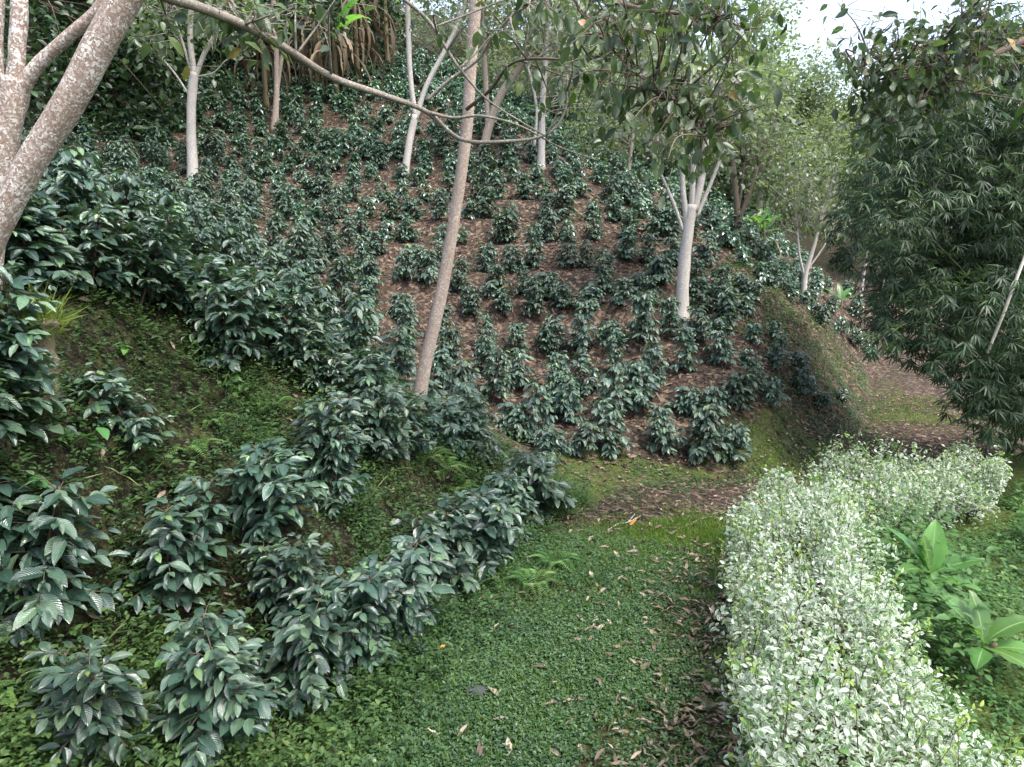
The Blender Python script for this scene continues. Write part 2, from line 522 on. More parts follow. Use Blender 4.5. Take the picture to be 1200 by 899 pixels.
M['bright_leaf'] = leaf_mat('bright_tree_leaf', [(0, (.085, .12, .055)), (.5, (.145, .19, .085)), (1, (.25, .29, .14))], rough=.38, spec=.5, transl=.45, under=(.2, .24, .14), objvar=.2)
M['forest_leaf'] = leaf_mat('forest_leaf', [(0, (.012, .026, .012)), (.6, (.026, .052, .022)), (.92, (.06, .11, .04)), (1, (.12, .2, .05))], rough=.4, spec=.5, transl=.22, objvar=.3)
M['bamboo'] = leaf_mat('bamboo_leaf', [(0, (.016, .036, .018)), (.5, (.037, .074, .034)), (.9, (.085, .145, .06)), (1, (.2, .26, .09))], rough=.45, spec=.35, transl=.25, under=(.08, .12, .08), objvar=.2)
M['culm'] = bark_mat('bamboo_culm', (.12, .13, .06), (.06, .06, .03), (.28, .26, .18), .3, 1)
M['culm_pale'] = bark_mat('pale_culm', (.62, .56, .50), (.48, .41, .36), (.75, .72, .68), .4, 1)
M['hedge'] = leaf_mat('variegated_leaf', [(0, (.045, .09, .035)), (.5, (.085, .15, .06)), (.8, (.13, .21, .08)), (1, (.20, .30, .10))], rough=.45, spec=.45, transl=.25, variegated=True, objvar=.06)
M['hedge_shoot'] = leaf_mat('hedge_shoot', [(0, (.13, .25, .05)), (1, (.30, .42, .10))], rough=.45, spec=.4, transl=.35, objvar=.05)
M['hedge_green'] = leaf_mat('hedge_green', [(0, (.05, .12, .04)), (1, (.16, .28, .09))], rough=.45, spec=.4, transl=.3, objvar=.05)
M['cover'] = leaf_mat('ground_cover', [(0, (.022, .055, .020)), (.5, (.050, .108, .038)), (.88, (.10, .175, .055)), (1, (.19, .24, .07))], rough=.42, spec=.5, transl=.25, objvar=.05)
M['weed'] = leaf_mat('bank_weed', [(0, (.018, .045, .014)), (.45, (.042, .098, .030)), (.85, (.082, .155, .046)), (1, (.18, .25, .07))], rough=.5, spec=.35, transl=.3, objvar=.05)
M['weed_big'] = leaf_mat('broad_weed', [(0, (.045, .12, .035)), (.6, (.085, .20, .055)), (1, (.18, .32, .07))], rough=.4, spec=.45, transl=.3, veins=.3, objvar=.2)
M['fern'] = leaf_mat('fern_frond', [(0, (.05, .11, .03)), (.6, (.10, .19, .05)), (1, (.18, .28, .09))], rough=.5, spec=.35, transl=.35, objvar=.2)
M['grass'] = leaf_mat('short_grass', [(0, (.07, .13, .022)), (.6, (.13, .21, .038)), (1, (.22, .29, .065))], rough=.5, spec=.3, transl=.35, objvar=.05)
M['rgrass'] = leaf_mat('undergrowth', [(0, (.04, .095, .03)), (.55, (.085, .17, .05)), (1, (.18, .27, .09))], rough=.5, spec=.3, transl=.3, objvar=.05)
M['banana'] = leaf_mat('banana_leaf', [(0, (.07, .18, .045)), (.6, (.12, .26, .065)), (1, (.19, .34, .08))], rough=.35, spec=.5, transl=.4, midrib=(.34, .44, .18), objvar=.1)
M['banana_stem'] = bark_mat('banana_stem', (.17, .15, .08), (.10, .07, .045), (.24, .22, .14), .3, 1)
M['dead'] = dead_mat('dead_leaf', [(0, (.06, .046, .036)), (.35, (.15, .112, .083)), (.7, (.28, .215, .165)), (1, (.48, .40, .31))])
M['dead_banana'] = dead_mat('dead_banana_leaf', [(0, (.05, .036, .025)), (.5, (.11, .08, .052)), (1, (.21, .155, .105))])
M['ground'] = ground_mat()
M['stone'] = bark_mat('stone', (.06, .06, .065), (.03, .03, .033), (.10, .10, .10), .2, 2)
M['orange'] = dead_mat('orange_leaf', [(0, (.5, .24, .05)), (1, (.62, .33, .07))])
M['petal'] = dead_mat('pale_petal', [(0, (.7, .68, .62)), (1, (.8, .78, .74))])

# ------------------------------------------------------------------ ground
xs = np.concatenate([np.linspace(-70, -10, 40, endpoint=False), np.arange(-10, 10, .06), np.linspace(10, 30, 90, endpoint=False), np.linspace(30, 90, 20)])
ys = np.concatenate([np.linspace(-12, 2, 40, endpoint=False), np.arange(2, 14, .06), np.arange(14, 30, .11), np.linspace(30, 120, 60)])
GX, GY = np.meshgrid(xs, ys, indexing='xy')
GZ = h(GX, GY)


def blob(x, y, c, r):
    return np.exp(-((x - c[0]) ** 2 + (y - c[1]) ** 2) / (r * r))


HEDGE = [(1.5, 1.6), (1.65, 2.6), (1.85, 3.5), (2.12, 4.7), (2.55, 5.9), (3.05, 6.65)]
HEDGE2 = [(3.25, 6.75), (3.9, 7.4), (4.9, 8.05), (5.55, 8.45)]
HEDGE3 = [(5.6, 8.5), (6.3, 9.0)]
PB = [hit(*p) for p in ((790, 640), (740, 655), (840, 630), (820, 680))]
PF = [hit(*p) for p in ((1075, 472), (1095, 490), (1060, 490))]


def zones(x, y):
    """moss, bright grass, dark earth"""
    d, s = seg_dist(x, y, PATH)
    left = s > 0
    bank = left * sstep(.7, 1.3, d) * sstep(9.2, 7.6, y + .35 * x)           # near left bank
    nose = sstep(9.0, 10.2, y) * left * sstep(2.3, 1.2, d) * (x > 2.6) * sstep(22, 17, y)
    mound = left * sstep(4.3, 5.2, x) * sstep(10.8, 12.2, y) * sstep(4.2, 3.0, d) * sstep(24, 19, y)
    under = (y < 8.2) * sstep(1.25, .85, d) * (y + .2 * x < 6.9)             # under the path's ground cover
    nose = np.maximum(nose * (1 - .5 * mound), mound * (.28 + .6 * fbm(x * 1.7, y * 1.7 + 5, 3)))
    grass = sum(blob(x, y, p, .62) for p in PB[:3]) * .58 + .55 * blob(x, y, PB[3], .5)
    grass = grass + .20 * sum(blob(x, y, p, .8) for p in PF if p is not None)
    moss = .26 * bank + nose * (.30 + .30 * fbm(x * 2.5 - y * 1.2, x * .5 + y * .8, 3)) + .35 * under +   .44 * (left * sstep(.6, 1.2, d) * (y > 7.4) * (y < 9.6) * (x > .3))
    right = (~left) * sstep(.9, 1.4, d)
    moss = moss + .55 * right * (y < 12)
    far = sstep(26, 30, y)
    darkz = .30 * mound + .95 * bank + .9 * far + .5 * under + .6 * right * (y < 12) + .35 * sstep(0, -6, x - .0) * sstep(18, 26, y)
    return np.clip(moss, 0, 1), np.clip(grass, 0, 1), np.clip(darkz, 0, 1)


mz, gz, dz = zones(GX.ravel(), GY.ravel())
nx, ny = len(xs), len(ys)
ii, jj = np.meshgrid(np.arange(ny - 1), np.arange(nx - 1), indexing='ij')
gf = np.stack([ii * nx + jj, ii * nx + jj + 1, (ii + 1) * nx + jj + 1, (ii + 1) * nx + jj], -1).reshape(-1, 4)
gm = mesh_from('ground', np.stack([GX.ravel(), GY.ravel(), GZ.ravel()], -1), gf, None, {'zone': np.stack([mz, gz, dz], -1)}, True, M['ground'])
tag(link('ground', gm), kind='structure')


def normal_at(x, y, e=.05):
    return unit(np.stack([-(h(x + e, y) - h(x - e, y)) / (2 * e), -(h(x, y + e) - h(x, y - e)) / (2 * e), np.ones_like(x)], -1))


# ------------------------------------------------------------------ coffee bushes
def coffee_mesh(seed, hgt=.8, rad=.36, leaf=.135, tpl=T_COFFEE, dens=1.0, stems=1, droop=.60):
    global rng
    keep = rng; rng = np.random.default_rng(seed)
    fol = MB(); wood = MB()
    P = []; D = []; S = []; R = []
    for s in range(stems):
        lean = rng.normal(0, .08, 2) if stems == 1 else rng.normal(0, .22, 2)
        hh = hgt * rng.uniform(.85, 1.1)
        top = np.array([lean[0] * hh, lean[1] * hh, hh])
        wood.add(*tube([(0, 0, -.08), top * .5 + (rng.normal(0, .01), rng.normal(0, .01), 0), top], .013, .004, 6))
        nn = int(15 * dens)
        ang = rng.uniform(0, PI)
        for k in range(nn):
            f = .10 + .90 * (k + .5) / nn
            base = top * f
            ang += PI / 2 + rng.normal(0, .25)
            prof = (1 - f) ** .62 * .92 + .20
            if f < .25: prof *= .7 + 1.2 * f
            for sd in (0, PI):
                if rng.random() < .06: continue
                L = rad * prof * rng.uniform(.72, 1.18)
                a = ang + sd + rng.normal(0, .2)
                o = np.array([math.cos(a), math.sin(a), 0])
                rise = .25 + .75 * f
                tip = base + o * L + UP * (L * rise * .6)
                mid = base + o * L * .5 + UP * (L * rise * .45)
                end = tip - UP * L * .18 * (1 - f)
                wood.add(*tube([base, mid, end], .004, .0018, 4, 5))
                c = spline([base, mid, end], 8)
                np_ = max(2, int(round(L / .052)))
                for q in range(np_ + 1):
                    g = .28 + .72 * q / np_
                    p = c[min(7, int(g * 7))]
                    for w in (-1, 1):
                        b = a + w * rng.uniform(.55, 1.15) * (1.0 if q < np_ else .55)
                        dr = rng.uniform(-droop, .90 - droop) + .25 * f
                        P.append(p + rng.normal(0, .008, 3)); D.append((math.cos(b), math.sin(b), dr))
                        S.append(leaf * rng.uniform(.75, 1.2) * (.62 if q == np_ else 1) * (.75 if f > .93 else 1))
                        R.append(min(1, rng.random() * .86 + (.12 if (q == np_ and f > .5) else 0) + (.1 if f > .95 else 0)))
    P = np.array(P); D = unit(D); n = UP + rand_dir(len(P)) * .5
    fol.leaves(tpl, P, D, n, np.array(S), np.array(R))
    rng = keep
    return fol.mesh('coffee_foliage', M['coffee']), wood.mesh('coffee_stem', M['stem'])


BIG = [coffee_mesh(100 + i, .74, .33, .125, stems=2, dens=.82, droop=.70) for i in range(6)]
MID = [coffee_mesh(200 + i, .64 * (.85 + .04 * (i % 8)), .285 * (1.1 - .03 * (i % 7)), .122, dens=1.0, droop=.95) for i in range(9)]
TALL = [coffee_mesh(300 + i, .76, .27, .118, dens=1.0, droop=.95) for i in range(4)]
FARM = [coffee_mesh(400 + i, .64, .29, .17, tpl=T_COFFEE_FAR, dens=.62, droop=.95) for i in range(6)]

bushes = []    # (pos, scale, kind, pixel)


def add_bush(u, v, sc, kind, manual=True):
    p = hit(u, v)
    if p is None: return
    bushes.append(dict(p=p, s=sc, k=kind, u=u, v=v))


# foreground rows (pixel of the stem foot in the photograph -> point on the terrain)
for u, v, s in [(42, 745, 1.12), (195, 712, 1.0), (120, 890, .9), (250, 885, 1.05), (350, 815, 1.0), (412, 775, .95), (340, 715, .8), (465, 750, 1.0), (518, 705, 1.02),
                (555, 668, 1.05), (292, 850, .8), (575, 650, .9), (592, 630, .95), (630, 605, 1.1), (322, 625, 1.05), (372, 560, .95), (385, 600, .8), (168, 530, .82), (20, 535, 1.15), (12, 470, .9),
                (270, 432, 1.0), (330, 430, .95), (380, 455, .95), (425, 505, .9), (445, 540, .92), (478, 535, .85), (525, 530, .88), (560, 545, .9),
                (50, 345, 1.0), (105, 350, 1.0), (160, 360, .95), (215, 372, .95), (255, 390, .95), (300, 405, .95), (345, 405, .9), (20, 320, .9), (395, 480, .8)]:
    add_bush(u, v, s, 'big')
HILL = [(776, 532, 1), (820, 542, 1.1), (857, 540, .95), (720, 537, 1), (682, 535, .95), (647, 540, .9), (802, 485, .85), (832, 490, .95), (862, 480, 1), (902, 472, .85), (935, 462, .75),
        (805, 437, 1), (845, 430, 1), (875, 427, .5), (910, 432, .85), (938, 440, .7), (882, 402, .6), (907, 397, .5), (752, 402, 1), (787, 395, .9), (820, 400, 1), (850, 388, .9),
        (680, 415, 1.05), (715, 402, .9), (652, 412, .9), (722, 440, .95), (767, 452, .9), (750, 482, 1.15), (715, 492, 1.05), (690, 462, .9), (655, 462, 1), (665, 497, .95),
        (694, 362, .95), (730, 360, .95), (757, 358, .9), (820, 365, .9), (847, 367, .9), (875, 370, .7), (553, 369, .9), (588, 369, .9), (625, 372, .95), (660, 364, .95),
        (570, 413, .8), (607, 455, 1.05), (607, 416, .85), (638, 418, .9), (567, 440, .9), (577, 470, 1), (600, 513, 1.05), (633, 522, 1), (657, 487, .95), (555, 500, .95),
        (433, 337, 1), (470, 330, .9), (433, 362, .95), (470, 375, .9), (437, 395, .95), (410, 402, .9), (480, 407, .85), (460, 455, 1.15), (417, 445, 1.1), (517, 397, .9), (523, 427, .95),
        (517, 457, .95), (543, 467, .95), (543, 515, 1.0), (400, 420, .9), (365, 415, .9), (500, 490, .9),
        (960, 478, .65), (985, 472, .55), (945, 462, .6), (868, 345, .85), (885, 352, .7), (878, 465, .8)]
for u, v, s in HILL: add_bush(u, v, s, 'mid')
for u, v, s in [(300, 312, 1.0), (335, 318, .95), (372, 322, 1.0), (402, 334, .95), (280, 292, .95), (318, 290, .9), (355, 298, .95), (390, 304, .9), (150, 302, 1.05), (200, 314, 1.05), (245, 322, 1.05), (180, 282, 1.0), (130, 276, 1.0), (232, 290, 1.0), (100, 290, 1.1),
                (275, 335, 1.05), (318, 345, 1.05), (360, 350, 1.05), (398, 362, 1.05), (345, 375, 1.05), (385, 388, 1.05), (225, 345, 1.05), (75, 300, 1.1), (60, 270, 1.1), (425, 318, .9), (440, 300, .9)]:
    add_bush(u, v, s, 'mid')

# the rest of the hillside in rows along the contour
rows = []
prng = np.random.default_rng(21)
yy = 10.2
ri = 0
while yy < 35:
    x0 = -12 + prng.uniform(0, .6)
    while x0 < 11:
        x = x0 + prng.normal(0, .10); y = yy + prng.normal(0, .07) + .35 * math.sin(x * .5 + ri) * .4
        rows.append((x, y)); x0 += .54 + .003 * yy
    yy += .98; ri += 1
TREE_BASES = [(226, 212), (127, 122), (322, 150), (473, 207), (563, 187), (634, 196), (799, 367), (861, 283), (941, 356), (485, 481)]
TB = [hit(*p) for p in TREE_BASES]
fill = []
for x, y in rows:
    z = float(h(np.array([x]), np.array([y]))[0])
    (u, v), dpt = project((x, y, z))
    if not (-60 < u < 1010 and 30 < v < 480): continue
    if v > 350 and u > 395: continue            # placed one by one above
    if v > 330 and u < 395: continue
    q = hit(u, v - 2)
    if q is None or np.linalg.norm(q - np.array([x, y, z])) > 1.6: continue   # behind the crest
    # limits of the plantation as seen: forest edge top left, skyline on the right
    if x > 4.3 and y < 17.0: continue
    d, s = seg_dist(np.array([x]), np.array([y]), PATH)
    if d[0] < 2.3 or s[0] < 0: continue
    if min(np.hypot(b['p'][0] - x, b['p'][1] - y) for b in bushes) < .46: continue
    if min(np.hypot(b[0] - x, b[1] - y) for b in TB) < .42: continue
    if prng.random() < .05: continue
    fill.append((x, y, z, u, v))
for x, y, z, u, v in fill:
    bushes.append(dict(p=np.array([x, y, z]), s=float(prng.uniform(.74, 1.15)), k='mid', u=u, v=v, fill=True))
# beyond the path end, behind the nose
for u, v, s in [(960, 380, 1), (985, 392, .9), (1000, 405, .9), (1020, 418, .8), (925, 352, .9), (905, 338, .9), (975, 365, .9), (1000, 372, .9), (1028, 385, .8), (950, 365, .8), (1040, 402, .8), (1022, 362, .9), (995, 350, .9)]:
    add_bush(u, v, s, 'mid')

# keep the 300 that show largest as things
for b in bushes:
    uv_, dpt = project(b['p'] + np.array([0, 0, .35])); b['uv'] = uv_; b['d'] = dpt; b['size'] = b['s'] / dpt
bushes.sort(key=lambda b: -b['size'])
things_b, rest_b = bushes[:296], bushes[296:]

# landmarks for the labels: what one can find in the picture
LM = [((447, 278), 'the pale stick on bare soil'), ((226, 160), 'the forked trunk near the upper left'), ((128, 105), 'the short trunk behind the leaner'), ((323, 120), 'the twin slender trunk'),
      ((478, 170), 'the pale Y-shaped trunk'), ((570, 160), 'the pinkish leaning trunk'), ((633, 170), 'the straight whitish trunk'), ((800, 310), 'the thick white multi-stemmed trunk'),
      ((862, 255), 'the dark multi-stemmed trunk'), ((941, 330), 'the thin forked ridge trunk'), ((485, 470), 'the tall tan trunk foot'), ((532, 250), 'the tall tan trunk middle'),
      ((508, 375), 'the tall tan trunk just above its foot'), ((40, 410), 'the mossy stump'), ((900, 275), 'the banana plant on the ridge'), ((740, 612), 'the pale fallen stick'), ((560, 655 + 160), 'the dark stone on the path'),
      ((960, 520), 'the mossy bank corner'), ((60, 180), 'the thick leaning lichened trunk'), ((225, 475), 'the bank earth scar'), ((320, 475), 'the fern on the bank'),
      ((330, 560), 'the weedy middle of the bank'), ((20, 860), 'the lower left corner')]
DIRS = ['right of', 'below right of', 'below', 'below left of', 'left of', 'above left of', 'above', 'above right of']
ORD = ['nearest', 'second', 'third', 'fourth', 'fifth', 'sixth', 'seventh', 'eighth', 'ninth', 'tenth', 'eleventh', 'twelfth', 'thirteenth', 'fourteenth', 'fifteenth', 'sixteenth', 'seventeenth', 'eighteenth', 'nineteenth', 'twentieth']
opts = {id(b): [] for b in things_b}
for k, ((lu, lv), nm) in enumerate(LM):
    sect = {}
    for b in things_b:
        u, v = b['uv']
        sect.setdefault(int(round(math.atan2(v - lv, u - lu) / (PI / 4))) % 8, []).append((math.hypot(u - lu, v - lv), id(b)))
    for sec, lst in sect.items():
        for i, (dd, ib) in enumerate(sorted(lst)): opts[ib].append((i, dd, sec, nm))
rk = []
for b in things_b:
    i, dd, sec, nm = min(opts[id(b)], key=lambda q: (q[0] + q[1] / 60.0))
    if i >= len(ORD): i, dd, sec, nm = min(opts[id(b)])
    rk.append(i)
    sz = 'small' if b['s'] < .72 else ('broad leafy' if b['k'] == 'big' else ('full' if b['s'] > 1.02 else 'dark glossy'))
    tail = f"coffee bush, {'nearest' if i == 0 else ORD[min(i, len(ORD) - 1)] + ' nearest'} {DIRS[sec]} {nm}"
    b['label'] = (sz if len((sz + ' ' + tail).split()) <= 16 else sz.split()[0]) + ' ' + tail
print('label ranks', np.bincount(rk))
GROUP = 'coffee bushes planted over the hillside'
for i, b in enumerate(things_b):
    r_ = np.random.default_rng(5000 + i)
    if b['k'] == 'big': var = BIG[r_.integers(len(BIG))]
    elif r_.random() < .2: var = TALL[r_.integers(len(TALL))]
    else: var = MID[r_.integers(len(MID))]
    t = thing('coffee_bush', b['label'], 'coffee bush', b['p'], GROUP, r_.uniform(0, 2 * PI))
    t.scale = [b['s'] * r_.uniform(.92, 1.08), b['s'] * r_.uniform(.92, 1.08), b['s'] * r_.uniform(.9, 1.15)]
    t.rotation_euler = (r_.normal(0, .06), r_.normal(0, .06), t.rotation_euler[2])
    link('foliage', var[0], t); link('stem', var[1], t)
# the smallest far ones as one mass
if rest_b:
    VV, FF, UU, RR = [], [], [], []; n0 = 0
    for i, b in enumerate(rest_b):
        me = FARM[i % len(FARM)][0]
        k = len(me.vertices); co = np.empty(k * 3, np.float32); me.vertices.foreach_get('co', co); co = co.reshape(-1, 3)
        a = i * 1.7; c, s = math.cos(a), math.sin(a)
        co = co @ np.array([[c, s, 0], [-s, c, 0], [0, 0, 1]]) * b['s'] + b['p']
        fv = np.empty(len(me.loops), np.int32); me.loops.foreach_get('vertex_index', fv)
        rr = np.empty(k, np.float32); me.attributes['rnd'].data.foreach_get('value', rr)
        VV.append(co); FF.append(fv.reshape(-1, 4) + n0); RR.append(rr); n0 += k
    me = mesh_from('distant_coffee', np.concatenate(VV), np.concatenate(FF), np.tile(np.array([[.2, .5]]), (n0, 1)), {'rnd': np.concatenate(RR)}, True, M['coffee'])
    tag(link('distant_coffee_bushes', me), 'far dark green coffee bushes massed near the top of the slope', 'coffee bushes', kind='stuff')
print('BUSHES', len(bushes), 'things', len(things_b), 'rest', len(rest_b))
# ------------------------------------------------------------------ shade trees
def stem_pts(spec, Yb, drift=0.0):
    """pixel polyline -> points in the upright plane through the foot, with a little depth drift"""
    return [at_y(u, v, Yb + drift * i) for i, (u, v) in enumerate(spec)]


def leaf_cloud(fol, centres, per, rad, size, tpl, droop=.35, flat=.7, up=.5):
    for c in centres:
        n = int(per * rng.uniform(.6, 1.4))
        off = rng.normal(size=(n, 3)) * rad * np.array([1, 1, flat]) * rng.uniform(.6, 1.3)
        d = unit(off / rad + rand_dir(n) * .8 + np.array([0, 0, -droop]))
        nn = UP * up + rand_dir(n) * .7
        fol.leaves(tpl, c + off, d, nn, size * rng.uniform(.6, 1.3, n), np.clip(rng.random(n) * .8 + rng.uniform(0, .2), 0, 1))


def tree(name, label, cat, stems, bark, crowns, leaf, leaf_size=.13, per=34, group=None, drift=.0, Y=None, tpl=T_BROAD, clump=.34, twig=.012, seg=9, skip_base=False, flare=.6, density=1.0):
    """stems: [(pixels, px width low, px width high)] - the first is the trunk; crowns: [(u, v, dY, radius m, clusters)]"""
    b = hit(*stems[0][0][0]) if Y is None else None
    Yb = b[1] if Y is None else Y
    base = stem_pts(stems[0][0], Yb)[0]
    base[2] = float(h(np.array([base[0]]), np.array([base[1]]))[0])
    t = thing(name, label, cat, base, group)
    samples = []
    for i, (px, w0, w1) in enumerate(stems):
        P = stem_pts(px, Yb, drift)
        if i == 0 and not skip_base:
            P[0] = base + np.array([0, 0, -.15])
        k = (Yb / F) * .5 * (1.0 if Y else .86)
        V, Fc = tube(P, w0 * k, w1 * k, seg if w0 > 6 else 6, max(8, len(P) * 5), .035, flare if i == 0 else .12)
        mb = MB(); mb.add(V, Fc)
        link('trunk' if i == 0 else 'limb', mb.mesh(name + '_wood', bark, base), t)
        s = spline(P, 16); samples.append(s[6:] if i == 0 else s[3:])
    samples = np.concatenate(samples)
    fol = MB(); wood = MB(); any_ = False
    for (u, v, dY, r, n) in crowns:
        c = at_y(u, v, Yb + dY)
        n = max(3, int(n * density))
        o = rand_dir(n) * (rng.random(n) ** .45)[:, None] * np.array([r, r, r * .75])
        cen = c + o
        for q in cen:
            dd = np.linalg.norm(samples - q, axis=1)
            a = samples[rng.choice(np.argsort(dd)[:6])]
            m = (a + q) / 2 + rng.normal(0, .12, 3) * r + UP * .1 * r
            wood.add(*tube([a, m, q], twig, twig * .3, 4, 6))
        leaf_cloud(fol, cen, per, clump, leaf_size, tpl)
        any_ = True
    if any_:
        link('crown', fol.mesh(name + '_crown', leaf, base), t)
        link('twig', wood.mesh(name + '_twigs', bark, base), t)
    return t, Yb, base


HT = 'pale shade trees standing among the coffee'
tree('shade_tree', 'pale tree near the upper left forking into several stems above the coffee', 'tree',
     [([(226, 214), (224, 150), (225, 112), (228, 85)], 12, 11), ([(228, 88), (223, 50), (224, 0), (226, -60)], 8, 6), ([(229, 90), (240, 62), (262, 22), (285, -30)], 6.5, 4), ([(225, 88), (214, 50), (200, 10)], 4, 2.5), ([(222, 112), (200, 80), (165, 45)], 3, 1.8), ([(230, 90), (250, 85), (263, 72)], 2, 1)],
     M['bark_pale'], [(225, -15, 0, 1.5, 26), (180, 18, -.4, 1.0, 14), (275, 5, -.3, 1.1, 16)], M['hill_leaf'], .17, 26, HT)
tree('shade_tree', 'short visible pale trunk just right of the thick leaning lichened trunk', 'tree',
     [([(127, 122), (130, 80), (135, 30), (140, -40)], 8, 6)], M['bark_pale'], [(140, -40, 0, 1.6, 26)], M['forest_leaf'], .17, 26, HT)
tree('shade_tree', 'slender twin-stemmed trunk in front of brown hanging dead leaves', 'tree',
     [([(321, 152), (324, 110), (324, 60), (320, 0), (318, -50)], 8, 5), ([(323, 120), (330, 70), (338, 20), (345, -30)], 5, 4), ([(332, 62), (345, 35), (358, 18)], 3, 2)], M['bark_tan'], [(330, -10, 0, 1.5, 24), (365, 20, -.3, .9, 14)], M['forest_leaf'], .18, 26, HT)
tree('shade_tree', 'pale Y-shaped tree with two bare stems above the coffee rows', 'tree',
     [([(473, 208), (480, 165), (487, 135)], 10, 9), ([(487, 138), (481, 90), (478, 20), (478, -40)], 7, 6), ([(487, 140), (500, 100), (521, 60), (540, 20), (560, -40)], 6.5, 5)], M['bark_pale'], [(500, -35, 0, 1.5, 24), (548, 10, .2, .9, 12)], M['hill_leaf'], .15, 28, HT)
tree('shade_tree', 'pinkish tan tree leaning right just behind the tall tan trunk', 'tree',
     [([(563, 188), (572, 152), (585, 115), (605, 85), (640, 35)], 12, 8), ([(572, 153), (570, 110), (568, 70), (566, 0)], 7, 6)], M['bark_tan'], [(625, 20, 0, 1.3, 22), (580, -30, 0, 1.2, 18)], M['hill_leaf'], .14, 30, HT)
tree('shade_tree', 'straight whitish trunk with a thin second stem at the top of the slope', 'tree',
     [([(634, 197), (635, 160), (636, 120), (640, 60), (645, 0)], 9, 7), ([(626, 172), (629, 130), (622, 92), (612, 60)], 4, 3)], M['bark_pale'], [(650, 50, 0, 1.3, 26), (690, 95, 0, 1.2, 24), (640, 0, 0, 1.3, 22)], M['hill_leaf'], .13, 34, HT)
tree('shade_tree', 'grey thin trunk half hidden by foliage on the crest, left one of two', 'tree',
     [([(735, 213), (738, 185), (742, 150), (745, 100)], 6, 5)], M['bark_grey'], [(700, 150, 0, 1.3, 26), (735, 110, .3, 1.3, 24), (690, 185, .2, .8, 12)], M['hill_leaf'], .12, 36, HT)
tree('shade_tree', 'grey thin trunk half hidden by foliage on the crest, right one of two', 'tree',
     [([(765, 210), (768, 180), (772, 140), (775, 90)], 6, 5)], M['bark_grey'], [(765, 150, 1, 1.2, 24), (775, 90, .8, 1.4, 26), (745, 185, 1, .8, 12)], M['hill_leaf'], .12, 36, HT)
tree('shade_tree', 'thick white trunk splitting into several upright stems at the right of the slope', 'tree',
     [([(799, 369), (801, 320), (806, 272), (812, 240)], 17, 14), ([(806, 268), (801, 230), (799, 190), (796, 130)], 8, 6), ([(813, 248), (823, 205), (828, 150), (835, 90)], 10, 7), ([(811, 248), (812, 200), (815, 140)], 8, 6), ([(816, 255), (833, 215), (850, 170)], 6, 4), ([(801, 272), (790, 240), (775, 205), (762, 175)], 5, 3)],
     M['bark_pale'], [(800, 95, 0, 1.1, 22), (845, 95, .2, 1.1, 22), (770, 145, 0, .7, 10), (855, 150, .3, .7, 10)], M['hill_leaf'], .13, 34, HT)
tree('shade_tree', 'dark brown multi-stemmed trunk on the ridge beside the white trunk', 'tree',
     [([(861, 286), (864, 255), (861, 215), (858, 180)], 10, 6), ([(864, 262), (875, 235), (888, 195)], 8, 5), ([(863, 255), (869, 220), (872, 190)], 5, 3)], M['bark_dark'], [(872, 150, 0, 1.2, 26), (905, 180, .4, 1.1, 22), (865, 95, .3, 1.4, 26)], M['hill_leaf'], .12, 38, HT)
tree('shade_tree', 'thin pale forked tree past the ridge above the path', 'tree',
     [([(941, 358), (943, 325), (950, 300), (956, 280), (965, 240)], 8, 4), ([(943, 325), (937, 300), (934, 270)], 4, 3), ([(945, 318), (958, 300), (968, 285)], 3, 2)], M['bark_pale'], [(945, 215, 0, 1.4, 30), (925, 250, .3, .9, 14), (985, 235, .3, 1.1, 22)], M['hill_leaf'], .12, 38, HT)
tree('shade_tree', 'far slim pale trunk seen under the bamboo, left one of the pair', 'tree',
     [([(1008, 347), (1013, 315), (1016, 290), (1018, 250)], 5, 4)], M['bark_pale'], [(1012, 265, 0, 1.5, 30)], M['hill_leaf'], .15, 36, HT)
tree('shade_tree', 'far slim pale trunk seen under the bamboo, right one of the pair', 'tree',
     [([(1033, 342), (1037, 315), (1040, 290), (1045, 250)], 4, 3.5)], M['bark_pale'], [(1048, 260, 0, 1.6, 30)], M['hill_leaf'], .15, 36, HT)

# tall tan tree in the middle, with the leafy bough that hangs towards the camera
tt, Yc, bc = tree('shade_tree', 'tall tan trunk rising through the middle of the picture with leafy boughs overhead', 'tree',
                  [([(485, 486), (500, 420), (518, 340), (535, 240), (547, 150), (553, 60), (557, 0), (562, -110)], 16.5, 14.5)], M['bark_tan'], [], M['shade_leaf'], seg=14)


